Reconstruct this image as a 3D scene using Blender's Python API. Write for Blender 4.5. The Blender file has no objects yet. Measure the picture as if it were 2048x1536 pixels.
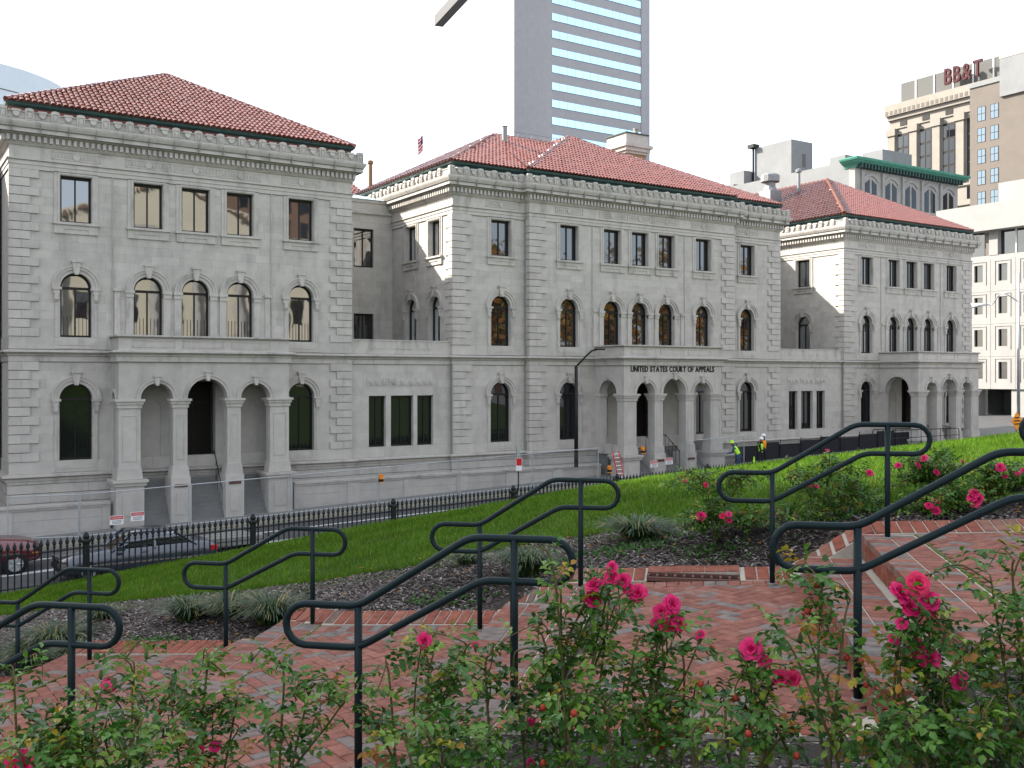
import bpy, math, random
import numpy as np
from mathutils import Vector, Matrix, Quaternion
R = math.radians
scene = bpy.context.scene
col = scene.collection
rng = random.Random(7)

# ---------------------------------------------------------------- camera
YAW = R(33.0)
cd = bpy.data.cameras.new('camera')
cam = bpy.data.objects.new('camera', cd); col.objects.link(cam)
cd.sensor_width = 36.0; cd.lens = 36.0 * 1985.0 / 2048.0
cd.shift_y = -14.4 / 2048.0
cd.clip_start = 0.1; cd.clip_end = 5000
cam.location = (0, 0, 0); cam.rotation_euler = (R(90), 0, -YAW)
scene.camera = cam

# ---------------------------------------------------------------- sky, sun, exposure
TO_SUN = Vector((-1.0, 1.29, 1.1)).normalized()
SUN_EL = math.asin(TO_SUN.z); SUN_ROT = math.atan2(TO_SUN.x, TO_SUN.y)
world = bpy.data.worlds.new('World'); scene.world = world; world.use_nodes = True
wn = world.node_tree.nodes; wl = world.node_tree.links
sky = wn.new('ShaderNodeTexSky'); sky.sky_type = 'NISHITA'; sky.sun_disc = False
sky.sun_elevation = SUN_EL; sky.sun_rotation = SUN_ROT
sky.air_density = 1.0; sky.dust_density = 3.0; sky.ozone_density = 1.0; sky.altitude = 50
veil = wn.new('ShaderNodeMix'); veil.data_type = 'RGBA'
veil.inputs[0].default_value = 0.45; veil.inputs[7].default_value = (7.5, 7.7, 8.0, 1)
bg = wn['Background']; bg.inputs['Strength'].default_value = 0.085
wl.new(sky.outputs[0], veil.inputs[6]); wl.new(veil.outputs[2], bg.inputs[0])
sl = bpy.data.lights.new('sun', 'SUN'); sl.energy = 3.9; sl.angle = R(0.5); sl.color = (1.0, 0.94, 0.84)
sun = bpy.data.objects.new('sun', sl); col.objects.link(sun)
sun.rotation_euler = TO_SUN.to_track_quat('Z', 'Y').to_euler(); sun.location = (-40, 40, 60)
vs = scene.view_settings
vs.view_transform = 'Standard'; vs.look = 'None'; vs.gamma = 1.0; vs.exposure = 2.08; vs.use_curve_mapping = False

# ---------------------------------------------------------------- materials
def new_mat(name):
    m = bpy.data.materials.new(name); m.use_nodes = True
    return m, m.node_tree.nodes, m.node_tree.links, m.node_tree.nodes['Principled BSDF']
def rgb(c): return (c[0], c[1], c[2], 1.0)
def mat(name, c, rough=.7, c2=None, scale=6.0, var=0.0, bump=0.0, bscale=None, metal=0.0, spec=0.18,
        stain=None, sscale=(1.2, 1.2, .25), samt=.5, coat=0.0, detail=6.0):
    """one surface: base colour mottled by noise (c..c2), per-piece tone (var), optional stains, fine relief"""
    m, n, l, p = new_mat(name)
    p.inputs['Roughness'].default_value = rough; p.inputs['Metallic'].default_value = metal
    p.inputs['Specular IOR Level'].default_value = spec
    p.inputs['Coat Weight'].default_value = coat; p.inputs['Coat Roughness'].default_value = .12
    tc = n.new('ShaderNodeTexCoord'); geo = n.new('ShaderNodeNewGeometry')
    nz = n.new('ShaderNodeTexNoise'); nz.inputs['Scale'].default_value = scale; nz.inputs['Detail'].default_value = detail
    nz.inputs['Roughness'].default_value = .62
    l.new(geo.outputs['Position'], nz.inputs['Vector'])
    mx = n.new('ShaderNodeMix'); mx.data_type = 'RGBA'
    mx.inputs[6].default_value = rgb(c); mx.inputs[7].default_value = rgb(c2 or [v*.78 for v in c])
    ramp = n.new('ShaderNodeMapRange'); ramp.inputs[1].default_value = .3; ramp.inputs[2].default_value = .7
    l.new(nz.outputs[0], ramp.inputs[0]); l.new(ramp.outputs[0], mx.inputs[0])
    out = mx.outputs[2]
    if var:
        oi = n.new('ShaderNodeObjectInfo'); at = n.new('ShaderNodeAttribute'); at.attribute_name = 'tone'
        ad = n.new('ShaderNodeMath'); ad.operation = 'ADD'; l.new(oi.outputs['Random'], ad.inputs[0]); l.new(at.outputs['Fac'], ad.inputs[1])
        fr = n.new('ShaderNodeMath'); fr.operation = 'FRACT'; l.new(ad.outputs[0], fr.inputs[0])
        mr = n.new('ShaderNodeMapRange'); mr.inputs[3].default_value = 1-var; mr.inputs[4].default_value = 1+var*.6
        l.new(fr.outputs[0], mr.inputs[0])
        vm = n.new('ShaderNodeMix'); vm.data_type = 'RGBA'; vm.blend_type = 'MULTIPLY'; vm.inputs[0].default_value = 1
        cmb = n.new('ShaderNodeCombineColor')
        for i in range(3): l.new(mr.outputs[0], cmb.inputs[i])
        l.new(out, vm.inputs[6]); l.new(cmb.outputs[0], vm.inputs[7]); out = vm.outputs[2]
    if stain:
        mp = n.new('ShaderNodeMapping'); mp.inputs['Scale'].default_value = sscale
        l.new(geo.outputs['Position'], mp.inputs[0])
        n2 = n.new('ShaderNodeTexNoise'); n2.inputs['Scale'].default_value = 1.0; n2.inputs['Detail'].default_value = 8; n2.inputs['Roughness'].default_value = .65
        l.new(mp.outputs[0], n2.inputs[0])
        r2 = n.new('ShaderNodeMapRange'); r2.inputs[1].default_value = .52; r2.inputs[2].default_value = .78; r2.inputs[4].default_value = samt
        l.new(n2.outputs[0], r2.inputs[0])
        sm = n.new('ShaderNodeMix'); sm.data_type = 'RGBA'; sm.inputs[7].default_value = rgb(stain)
        l.new(r2.outputs[0], sm.inputs[0]); l.new(out, sm.inputs[6]); out = sm.outputs[2]
    l.new(out, p.inputs['Base Color'])
    if bump:
        nb = n.new('ShaderNodeTexNoise'); nb.inputs['Scale'].default_value = bscale or scale*6; nb.inputs['Detail'].default_value = 6
        l.new(geo.outputs['Position'], nb.inputs['Vector'])
        b = n.new('ShaderNodeBump'); b.inputs['Strength'].default_value = bump; b.inputs['Distance'].default_value = .02
        l.new(nb.outputs[0], b.inputs['Height']); l.new(b.outputs[0], p.inputs['Normal'])
    return m
def ramp_mat(name, stops, rough=.5, spec=.4, transl=0.0, bump=0.0, patch=None):
    """colour picked per piece by the 'tone' attribute (or per object) from several real colours"""
    m, n, l, p = new_mat(name)
    p.inputs['Roughness'].default_value = rough; p.inputs['Specular IOR Level'].default_value = spec
    oi = n.new('ShaderNodeObjectInfo'); at = n.new('ShaderNodeAttribute'); at.attribute_name = 'tone'
    ad = n.new('ShaderNodeMath'); ad.operation = 'ADD'; l.new(oi.outputs['Random'], ad.inputs[0]); l.new(at.outputs['Fac'], ad.inputs[1])
    fr = n.new('ShaderNodeMath'); fr.operation = 'FRACT'; l.new(ad.outputs[0], fr.inputs[0])
    cr = n.new('ShaderNodeValToRGB'); e = cr.color_ramp.elements
    while len(e) < len(stops): e.new(.5)
    for k, (pos, c) in enumerate(stops): e[k].position = pos; e[k].color = rgb(c)
    l.new(fr.outputs[0], cr.inputs[0]); out = cr.outputs[0]
    geo = n.new('ShaderNodeNewGeometry')
    nz = n.new('ShaderNodeTexNoise'); nz.inputs['Scale'].default_value = patch or 40; nz.inputs['Detail'].default_value = 5
    l.new(geo.outputs['Position'], nz.inputs['Vector'])
    mr = n.new('ShaderNodeMapRange'); mr.inputs[1].default_value = .25; mr.inputs[2].default_value = .75; mr.inputs[3].default_value = .64; mr.inputs[4].default_value = 1.24
    l.new(nz.outputs[0], mr.inputs[0])
    vm = n.new('ShaderNodeVectorMath'); vm.operation = 'SCALE'; l.new(out, vm.inputs[0]); l.new(mr.outputs[0], vm.inputs['Scale'])
    l.new(vm.outputs[0], p.inputs['Base Color'])
    if bump:
        b = n.new('ShaderNodeBump'); b.inputs['Strength'].default_value = bump; b.inputs['Distance'].default_value = .004
        nb = n.new('ShaderNodeTexNoise'); nb.inputs['Scale'].default_value = 180; l.new(geo.outputs['Position'], nb.inputs['Vector'])
        l.new(nb.outputs[0], b.inputs['Height']); l.new(b.outputs[0], p.inputs['Normal'])
    if transl:
        tr = n.new('ShaderNodeBsdfTranslucent'); l.new(vm.outputs[0], tr.inputs[0])
        ms = n.new('ShaderNodeMixShader'); ms.inputs[0].default_value = transl
        l.new(p.outputs[0], ms.inputs[1]); l.new(tr.outputs[0], ms.inputs[2]); l.new(ms.outputs[0], n['Material Output'].inputs[0])
    return m
def glass_mat(name, tint, refl=.45, rough=.02, wave=.0, dark=(.01, .011, .013)):
    """window glass: dark room behind, mirror-like pane with slightly wavy surface"""
    m, n, l, p = new_mat(name)
    n.remove(p)
    df = n.new('ShaderNodeBsdfDiffuse'); df.inputs[0].default_value = rgb(dark)
    gl = n.new('ShaderNodeBsdfGlossy'); gl.inputs[0].default_value = rgb(tint); gl.inputs['Roughness'].default_value = rough
    ly = n.new('ShaderNodeFresnel'); ly.inputs[0].default_value = 1.5
    ad = n.new('ShaderNodeMath'); ad.operation = 'ADD'; ad.use_clamp = True; ad.inputs[1].default_value = refl
    l.new(ly.outputs[0], ad.inputs[0])
    ms = n.new('ShaderNodeMixShader'); l.new(ad.outputs[0], ms.inputs[0]); l.new(df.outputs[0], ms.inputs[1]); l.new(gl.outputs[0], ms.inputs[2])
    l.new(ms.outputs[0], n['Material Output'].inputs[0])
    if wave:
        geo = n.new('ShaderNodeNewGeometry'); nz = n.new('ShaderNodeTexNoise'); nz.inputs['Scale'].default_value = 1.1; nz.inputs['Detail'].default_value = 1
        l.new(geo.outputs['Position'], nz.inputs['Vector'])
        b = n.new('ShaderNodeBump'); b.inputs['Strength'].default_value = 1; b.inputs['Distance'].default_value = wave
        l.new(nz.outputs[0], b.inputs['Height']); l.new(b.outputs[0], gl.inputs['Normal']); l.new(b.outputs[0], ly.inputs['Normal'])
    return m

M = {}
M['stone'] = mat('granite_ashlar', (.455, .425, .39), .85, (.38, .355, .328), 2.0, var=.085, bump=.3, bscale=30, stain=(.17, .165, .155), samt=.5)
M['trim'] = mat('granite_trim', (.455, .425, .39), .85, (.38, .357, .328), 3.0, var=.04, bump=.2, bscale=30, stain=(.12, .118, .108), sscale=(1.6, 1.6, .5), samt=.7)
M['shadow_strip'] = mat('painted_shadow_line', (.085, .082, .072), .95, (.17, .165, .15), 3)  # dark colour for the shadow lines painted along the mouldings
M['mortar'] = mat('mortar', (.27, .262, .25), .95)
M['tile'] = mat('clay_tile', (.138, .034, .019), .24, (.110, .028, .017), 1.0, var=.08, spec=.55, stain=(.07, .025, .02), sscale=(1, 1, .4), samt=.35)
M['tilehighlight'] = mat('painted_hip_highlight', (.19, .085, .062), .5, (.15, .062, .046), 2)  # paler clay that carries the highlight of one hip in its colour
M['copper'] = mat('dark_copper', (.022, .045, .045), .45, (.04, .075, .068), 4)
M['verdigris'] = mat('green_copper', (.055, .20, .15), .7, (.085, .26, .20), 1.2)
M['attic'] = mat('attic_brick', (.20, .075, .06), .8)
M['frame'] = mat('dark_bronze', (.016, .014, .013), .4)
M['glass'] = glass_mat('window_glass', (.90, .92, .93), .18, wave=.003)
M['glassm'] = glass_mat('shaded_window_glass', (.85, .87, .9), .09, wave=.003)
M['glassb'] = glass_mat('blue_grey_glass', (.40, .52, .62), .35)
M['glassf'] = glass_mat('far_window_glass', (.45, .5, .55), .02)
M['glassg'] = glass_mat('ground_window_glass', (.42, .42, .42), .05, wave=.003)
M['glassd'] = glass_mat('dark_window_glass', (.8, .85, .9), .08, wave=.003)
M['towerglass'] = glass_mat('blue_ribbon_glass', (.56, .80, .93), .8, rough=.03, dark=(.05, .12, .16))
M['door'] = mat('dark_wood_door', (.014, .010, .008), .5)
M['letter'] = mat('black_bronze_letter', (.012, .011, .011), .45)
M['plaque'] = mat('brown_plaque', (.10, .045, .03), .5)
M['iron'] = mat('black_iron', (.010, .012, .014), .42, (.016, .018, .018), 8)
M['rail'] = mat('dark_teal_enamel', (.005, .013, .015), .45, (.007, .017, .019), 9, spec=.14)
M['asphalt'] = mat('asphalt', (.055, .056, .06), .9, (.08, .08, .082), .8, bump=.3, bscale=60, stain=(.03, .03, .032), sscale=(.4, 2, 1), samt=.5)
M['concrete'] = mat('sidewalk_concrete', (.19, .19, .18), .9, (.15, .15, .145), 1.5, bump=.15, stain=(.15, .15, .145), sscale=(.8, .8, 1), samt=.4)
M['kerb'] = mat('kerb_stone', (.30, .285, .23), .85)
M['paint'] = mat('white_road_paint', (.62, .62, .6), .7, (.4, .4, .4), 6)
M['soil'] = mat('garden_soil', (.018, .014, .012), .95, (.03, .025, .021), 6, bump=.6, bscale=40)
M['turf'] = mat('turf_base', (.034, .072, .012), .95, (.055, .090, .020), 3, bump=.5, bscale=30)
M['grass'] = ramp_mat('grass_blade', [(0, (.042, .108, .008)), (.5, (.072, .160, .012)), (.85, (.118, .215, .020)), (1, (.23, .24, .06))], .7, .05, transl=.55, patch=1.3)
M['chip'] = ramp_mat('bark_chip', [(0, (.04, .032, .029)), (.5, (.095, .078, .072)), (.85, (.16, .14, .132)), (1, (.30, .265, .25))], .9, .1)
M['brick'] = ramp_mat('clay_paver', [(0, (.205, .088, .066)), (.35, (.170, .074, .058)), (.62, (.225, .104, .078)), (.72, (.165, .132, .118)), (.86, (.140, .128, .118)), (1, (.23, .10, .078))], .9, .06, bump=.5, patch=14)
M['bricke'] = ramp_mat('edging_brick', [(0, (.215, .074, .050)), (.5, (.17, .060, .043)), (.8, (.22, .090, .062)), (.9, (.13, .096, .080)), (1, (.195, .075, .054))], .9, .06, bump=.5, patch=14)
M['joint'] = mat('sand_joint', (.075, .062, .055), .95, (.05, .045, .04), 20)
M['white_mortar'] = mat('pale_mortar', (.36, .33, .28), .9, (.27, .24, .20), 14)
M['moss'] = mat('moss', (.085, .12, .018), .95, (.05, .06, .015), 30)
M['leaf'] = ramp_mat('rose_leaf', [(0, (.022, .078, .012)), (.35, (.044, .130, .016)), (.7, (.088, .200, .022)), (.95, (.175, .26, .032)), (.985, (.34, .24, .020)), (1, (.28, .12, .018))], .38, .30, transl=.3, patch=60)
M['leafdry'] = ramp_mat('autumn_leaf', [(0, (.26, .10, .02)), (.5, (.34, .17, .02)), (1, (.16, .07, .03))], .6, .2, transl=.3)
M['strap'] = ramp_mat('strap_leaf', [(0, (.014, .040, .012)), (.6, (.028, .068, .018)), (.85, (.06, .095, .025)), (.95, (.22, .19, .06)), (1, (.30, .16, .03))], .45, .35, transl=.2)
M['weed'] = ramp_mat('weed_leaf', [(0, (.035, .10, .018)), (1, (.06, .16, .03))], .5, .3, transl=.3)
M['cane'] = mat('green_cane', (.07, .085, .025), .6, (.10, .07, .03), 20)
M['petal'] = ramp_mat('pink_petal', [(0, (.58, .012, .10)), (.6, (.66, .018, .15)), (.85, (.68, .03, .085)), (1, (.72, .07, .24))], .5, .3, transl=.3, patch=70)
M['hip'] = mat('rose_hip', (.30, .035, .02), .35)
M['sepal'] = mat('sepal', (.05, .10, .025), .6)
# ---------------------------------------------------------------- helpers
class Frame:
    """local wall frame: a = along the wall, d = into the wall, z = up"""
    def __init__(s, ox=0, oy=0, ax=1, ay=0, nx=0, ny=1): s.o = (ox, oy); s.a = (ax, ay); s.n = (nx, ny)
    def p(s, a, d, z): return (s.o[0]+a*s.a[0]+d*s.n[0], s.o[1]+a*s.a[1]+d*s.n[1], z)
ID = Frame()
def front(Y): return Frame(0, Y, 1, 0, 0, 1)          # faces the street (-Y); a = X
def side(X): return Frame(X, 0, 0, 1, 1, 0)           # faces -X; a = Y
class MB:
    def __init__(s, fr=ID): s.v = []; s.f = []; s.t = []; s.fr = fr; s.tone = 0.0
    def pts(s, ps):
        b = len(s.v); s.v += ps; return b
    def face(s, idx): s.f.append(idx); s.t.append(s.tone)
    def box(s, a0, a1, d0, d1, z0, z1):
        P = s.fr.p
        b = s.pts([P(a0,d0,z0),P(a1,d0,z0),P(a1,d1,z0),P(a0,d1,z0),P(a0,d0,z1),P(a1,d0,z1),P(a1,d1,z1),P(a0,d1,z1)])
        for q in ((0,3,2,1),(4,5,6,7),(0,1,5,4),(1,2,6,5),(2,3,7,6),(3,0,4,7)): s.face([b+i for i in q])
        return s
    def prism(s, poly, d0, d1):
        """polygon in (a,z) pushed from depth d0 to d1"""
        P = s.fr.p; n = len(poly)
        b = s.pts([P(a,d0,z) for a, z in poly] + [P(a,d1,z) for a, z in poly])
        s.face(list(range(b, b+n))); s.face(list(range(b+2*n-1, b+n-1, -1)))
        for i in range(n):
            j = (i+1) % n; s.face([b+i, b+n+i, b+n+j, b+j])
        return s
    def poly3(s, ps):
        b = s.pts([tuple(p) for p in ps]); s.face(list(range(b, b+len(ps)))); return s
    def slab(s, poly, z0, z1):
        """plan polygon (x,y) raised from z0 to z1"""
        n = len(poly); b = s.pts([(x,y,z0) for x, y in poly]+[(x,y,z1) for x, y in poly])
        s.face(list(range(b+n-1, b-1, -1))); s.face(list(range(b+n, b+2*n)))
        for i in range(n):
            j = (i+1) % n; s.face([b+i, b+j, b+n+j, b+n+i])
        return s
    def sweep(s, path, prof, cap=True):
        """closed profile (outward offset, z) along a plan polyline, outward = right of travel, mitred"""
        n = len(path); k = len(prof); rings = []
        nr = []
        for i in range(n-1):
            dx, dy = path[i+1][0]-path[i][0], path[i+1][1]-path[i][1]; L = math.hypot(dx, dy); nr.append((dy/L, -dx/L))
        for i in range(n):
            if i == 0: m = nr[0]
            elif i == n-1: m = nr[-1]
            else:
                a, b_ = nr[i-1], nr[i]; q = 1 + a[0]*b_[0]+a[1]*b_[1]; m = ((a[0]+b_[0])/q, (a[1]+b_[1])/q)
            rings.append(s.pts([(path[i][0]+m[0]*o, path[i][1]+m[1]*o, z) for o, z in prof]))
        for i in range(n-1):
            for j in range(k):
                j2 = (j+1) % k; s.face([rings[i]+j, rings[i+1]+j, rings[i+1]+j2, rings[i]+j2])
        if cap:
            s.face([rings[0]+j for j in range(k)]); s.face([rings[-1]+j for j in reversed(range(k))])
        return s
    def tube(s, pts, r, n=8, closed=False, r2=None):
        pts = [Vector(p) for p in pts]; m = len(pts); rings = []
        up = None
        for i in range(m):
            if closed: t = pts[(i+1) % m]-pts[i-1]
            else: t = pts[min(i+1, m-1)]-pts[max(i-1, 0)]
            t.normalize()
            if up is None:
                up = Vector((0,0,1)) if abs(t.z) < .9 else Vector((1,0,0))
            x = t.cross(up).normalized(); up = x.cross(t).normalized()
            rr = r if r2 is None else r + (r2-r)*i/(m-1)
            rings.append(s.pts([tuple(pts[i] + (x*math.cos(2*math.pi*k/n)+up*math.sin(2*math.pi*k/n))*rr) for k in range(n)]))
        for i in range(m if closed else m-1):
            a, b = rings[i], rings[(i+1) % m]
            for k in range(n):
                k2 = (k+1) % n; s.face([a+k, a+k2, b+k2, b+k])
        if not closed:
            s.face([rings[0]+k for k in reversed(range(n))]); s.face([rings[-1]+k for k in range(n)])
        return s
    def lathe(s, cx, cy, prof, n=10):
        """profile (r,z) turned about a vertical axis"""
        rings = [s.pts([(cx+r*math.cos(2*math.pi*k/n), cy+r*math.sin(2*math.pi*k/n), z) for k in range(n)]) for r, z in prof]
        for a, b in zip(rings, rings[1:]):
            for k in range(n): s.face([a+k, a+(k+1) % n, b+(k+1) % n, b+k])
        s.face([rings[0]+k for k in reversed(range(n))]); s.face([rings[-1]+k for k in range(n)])
        return s
    def mesh(s, name):
        me = bpy.data.meshes.new(name); me.from_pydata(s.v, [], s.f)
        if any(s.t):
            at = me.attributes.new('tone', 'FLOAT', 'FACE'); at.data.foreach_set('value', s.t)
        return me
    def build(s, name, m, parent=None, smooth=False):
        me = s.mesh(name); me.materials.append(M[m] if isinstance(m, str) else m)
        if smooth: me.polygons.foreach_set('use_smooth', [True]*len(me.polygons))
        return link(name, me, parent)
def link(name, me, parent=None):
    o = bpy.data.objects.new(name, me); col.objects.link(o)
    if parent is not None: adopt(o, parent)
    return o
def adopt(o, parent):
    o.parent = parent
    if parent.type == 'EMPTY': o.matrix_parent_inverse = Matrix.LocRotScale(parent.location, parent.rotation_euler, parent.scale).inverted()
def thing(name, label, cat, loc=(0,0,0), group=None):
    o = bpy.data.objects.new(name, None); o.empty_display_size = .3; col.objects.link(o); o.location = loc
    return tag(o, label, cat, group)
def tag(o, label=None, cat=None, group=None, kind=None):
    if label: o['label'] = label
    if cat: o['category'] = cat
    if group: o['group'] = group
    if kind: o['kind'] = kind
    return o
def copy_tree(o, parent=None, delta=None):
    """copy of a thing with copies of its parts and sub-parts"""
    c = o.copy(); col.objects.link(c); c.parent = parent
    if delta is not None: c.location = Vector(o.location)+Vector(delta)
    for ch in o.children: copy_tree(ch, c)
    return c
_ub = {}
def unit_box(m, bev=0.0):
    k = (m, bev)
    if k not in _ub:
        me = MB().box(-.5,.5,-.5,.5,-.5,.5).mesh('block'); me.materials.append(M[m]); _ub[k] = me
    return _ub[k]
def ubox(name, m, parent, fr, a0, a1, d0, d1, z0, z1):
    """box as an object that shares one unit mesh"""
    o = link(name, unit_box(m), parent)
    x = fr.p((a0+a1)/2, (d0+d1)/2, (z0+z1)/2)
    A = abs(a1-a0); Dp = abs(d1-d0)
    o.scale = (A, Dp, z1-z0) if abs(fr.a[0]) > .5 else (Dp, A, z1-z0)
    o.location = x
    return o
def smooth_line(pts, n=6):
    """Catmull-Rom through points"""
    P = [Vector(p) for p in pts]; out = []
    for i in range(len(P)-1):
        p0, p1, p2, p3 = P[max(i-1,0)], P[i], P[i+1], P[min(i+2,len(P)-1)]
        for k in range(n):
            t = k/n
            out.append(.5*((2*p1)+(p2-p0)*t+(2*p0-5*p1+4*p2-p3)*t*t+(3*p1-p0-3*p2+p3)*t**3))
    out.append(P[-1]); return out
def fillet(pts, r, n=5, closed=False):
    """round the corners of a polyline"""
    P = [Vector(p) for p in pts]; m = len(P); out = []
    for i in range(m):
        if not closed and i in (0, m-1): out.append(P[i]); continue
        a, b, c = P[i-1], P[i], P[(i+1) % m]
        u, v = (a-b), (c-b); rr = min(r, u.length*.48, v.length*.48)
        A, B = b+u.normalized()*rr, b+v.normalized()*rr
        for k in range(n+1):
            t = k/n; out.append(A*(1-t)**2+b*2*t*(1-t)+B*t*t)
    return out
def text_mesh(body, size, extrude, offset=0.0, spacing=1.0):
    cu = bpy.data.curves.new('lettering', 'FONT'); cu.body = body; cu.size = size; cu.extrude = extrude; cu.offset = offset
    cu.align_x = 'CENTER'; cu.space_character = spacing; cu.resolution_u = 3
    o = bpy.data.objects.new('lettering', cu); col.objects.link(o)
    bpy.context.view_layer.update()
    me = bpy.data.meshes.new_from_object(o.evaluated_get(bpy.context.evaluated_depsgraph_get()))
    bpy.data.objects.remove(o); bpy.data.curves.remove(cu)
    return me
def letters(body, size, extrude, offset, m, parent, centre, along, rz, width):
    """each letter an upright object of its own, spread over a given width"""
    ms = []; x = 0.0
    for ch in body:
        if ch == ' ': x += size*.34; continue
        me = text_mesh(ch, size, extrude, offset); me.materials.append(M[m])
        xs = [v.co.x for v in me.vertices]; w = max(xs)-min(xs); ms.append((me, x-min(xs))); x += w+size*.10
    k = width/x
    for me, ox in ms:
        o = link('letter', me, parent); o.rotation_euler = (R(90), 0, rz); o.scale = (k, 1, 1); o.location = centre+along*((ox-x/2)*k)
        if parent.type == 'EMPTY': adopt(o, parent)
def big_mesh(name, V, Fc, tone, m, parent=None, smooth=False):
    """numpy mesh of triangles or quads with a per-face tone"""
    V = np.asarray(V, np.float32); Fc = np.asarray(Fc, np.int32); k = Fc.shape[1]
    me = bpy.data.meshes.new(name); me.vertices.add(len(V)); me.vertices.foreach_set('co', V.ravel())
    me.loops.add(Fc.size); me.loops.foreach_set('vertex_index', Fc.ravel())
    me.polygons.add(len(Fc)); me.polygons.foreach_set('loop_start', np.arange(0, Fc.size, k, dtype=np.int32))
    me.polygons.foreach_set('loop_total', np.full(len(Fc), k, np.int32))
    if smooth: me.polygons.foreach_set('use_smooth', np.ones(len(Fc), bool))
    if tone is not None:
        at = me.attributes.new('tone', 'FLOAT', 'FACE'); at.data.foreach_set('value', np.asarray(tone, np.float32))
    me.update(calc_edges=True); me.validate()
    me.materials.append(M[m])
    return link(name, me, parent)
# ---------------------------------------------------------------- ground, street, hillside
GA = R(11)
RT = Vector((math.cos(YAW), -math.sin(YAW), 0)); FW = Vector((math.sin(YAW), math.cos(YAW), 0))
ES = RT*math.cos(GA) - FW*math.sin(GA)      # up along the garden path
ET = RT*math.sin(GA) + FW*math.cos(GA)      # across the path, away from the rose bed
def W(s, t, z=0.0): return (ES.x*s+ET.x*t, ES.y*s+ET.y*t, z)
def zs(X): return -6.73 + .0325*max(-80.0, min(110.0, X))      # street level, rising to the east
def plane(s): return -1.59 + .2*max(-16.0, min(9.0, s))
_cs = [-30, -13.4, -5.71, -.92, 3.33, 4.95, 9, 30]; _cz = [-7.0, -4.23, -2.62, -1.70, -1.11, -.90, -.4, -.2]
FENCE_Y = 31.5
def hill(s, t):
    p = plane(s)
    if t <= 9.3: return p
    zc = float(np.interp(s, _cs, _cz))
    if t <= 17.0:
        u = (t-9.3)/7.7
        return p + (zc-p)*u + .05*math.sin(math.pi*u)
    tf = max(17.6, (FENCE_Y-.25+.6946*s)/.7194)
    X = W(s, t)[0]; w = min(1.0, (t-17.0)/(tf-17.0))
    # steepest just behind the brow, easing towards the fence
    return zc + (zs(X)+.33-zc)*(w**.86)
# stepped path levels: (s of lower post, s of upper post, level below, level above)
FLIGHTS = [(-7.05, -6.0, -3.24, -2.83), (-4.6, -3.65, -2.73, -2.32), (-1.94, -1.04, -2.22, -1.81), (.62, 1.52, -1.72, -1.31), (2.8, 3.7, -1.24, -.83)]
T0, T1 = 5.14, 8.72          # walking width (it widens on the lower landings)
def T1f(s): return float(np.interp(s, [-4.5, -3.4], [9.10, 8.72]))
RIS = [(f[0]+.2, f[0]+.66) for f in FLIGHTS]
SEG = []                      # (s0, s1, z0, z1) of each landing incl. top tread
for i in range(len(FLIGHTS)):
    s0 = RIS[i][1]; z0 = FLIGHTS[i][3]
    if i+1 < len(FLIGHTS): SEG.append((s0, RIS[i+1][0], z0, FLIGHTS[i+1][2]))
    else: SEG.append((s0, s0+2.5, z0, z0+.1))
SEG.insert(0, (-8.6, RIS[0][0], -3.34, FLIGHTS[0][2]))
def zpath(s):
    for (a, b, z0, z1) in SEG:
        if a <= s <= b: return z0+(z1-z0)*(s-a)/(b-a)
    for (r1, r2), f in zip(RIS, FLIGHTS):
        if r1 <= s <= r2: return f[2]+.205
    return plane(s)
def zedge(s): return float(np.interp(s, _es, _ez))
_es, _ez = [], []
for (a, b, z0, z1) in SEG: _es += [a+.05, b-.08]; _ez += [z0, z1]

def gz(s, t):
    """planting surface: meets the stepped brick edging, then follows the hill"""
    if t > 7:
        w = max(0.0, min(1.0, (t-T1f(s)-.28)/1.3)); w = w*w*(3-2*w); return (zedge(s)+.03)*(1-w)+hill(s, t)*w
    w = max(0.0, min(1.0, (4.86-t)/1.2)); w = w*w*(3-2*w); return (zedge(s)+.02)*(1-w)+(plane(s)-.03)*w
def sheet(name, m, xs, ys, fz, kind='structure'):
    V = [(x, y, fz(x, y)) for y in ys for x in xs]; n = len(xs)
    F = [(j*n+i, j*n+i+1, (j+1)*n+i+1, (j+1)*n+i) for j in range(len(ys)-1) for i in range(n-1)]
    return tag(big_mesh(name, V, F, None, m), kind=kind)
sheet('ground', 'asphalt', [-3000, -400, -80, -20, 0, 20, 40, 60, 80, 110, 400, 3000], [FENCE_Y+.3, 33, 60, 120, 400, 3000], lambda x, y: zs(x)-.12)
KERB_Y = 41.2
xs_ = list(range(-40, 121, 5))
sheet('road', 'asphalt', xs_, [FENCE_Y+.9, 34, 36, 38, KERB_Y+.1], lambda x, y: zs(x)-.03+.05*(1-((y-36.6)/4.6)**2))
def strip(name, m, x0, x1, y0, y1, h0, h1, n=40):
    mb = MB()
    for i in range(n):
        a, b = x0+(x1-x0)*i/n, x0+(x1-x0)*(i+1)/n
        za, zb = zs(a), zs(b)
        base = mb.pts([(a,y0,za+h0),(b,y0,zb+h0),(b,y1,zb+h0),(a,y1,za+h0),(a,y0,za+h1),(b,y0,zb+h1),(b,y1,zb+h1),(a,y1,za+h1)])
        for q in ((4,5,6,7),(0,1,5,4),(3,2,6,7)): mb.face([base+k for k in q])
    return tag(mb.build(name, m), kind='structure')
strip('sidewalk', 'concrete', -40, 120, KERB_Y+.16, 46.5, -.1, .12)
strip('kerb', 'kerb', -40, 120, KERB_Y, KERB_Y+.16, -.1, .13)
strip('kerb', 'kerb', -40, 120, FENCE_Y+.75, FENCE_Y+.92, -.1, .13)
strip('sidewalk', 'concrete', -40, 120, FENCE_Y+.28, FENCE_Y+.75, -.1, .12)
for yy in (36.55, 36.75): strip('lane_line', 'paint', -40, 120, yy-.05, yy+.05, .0, .036)
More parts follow.
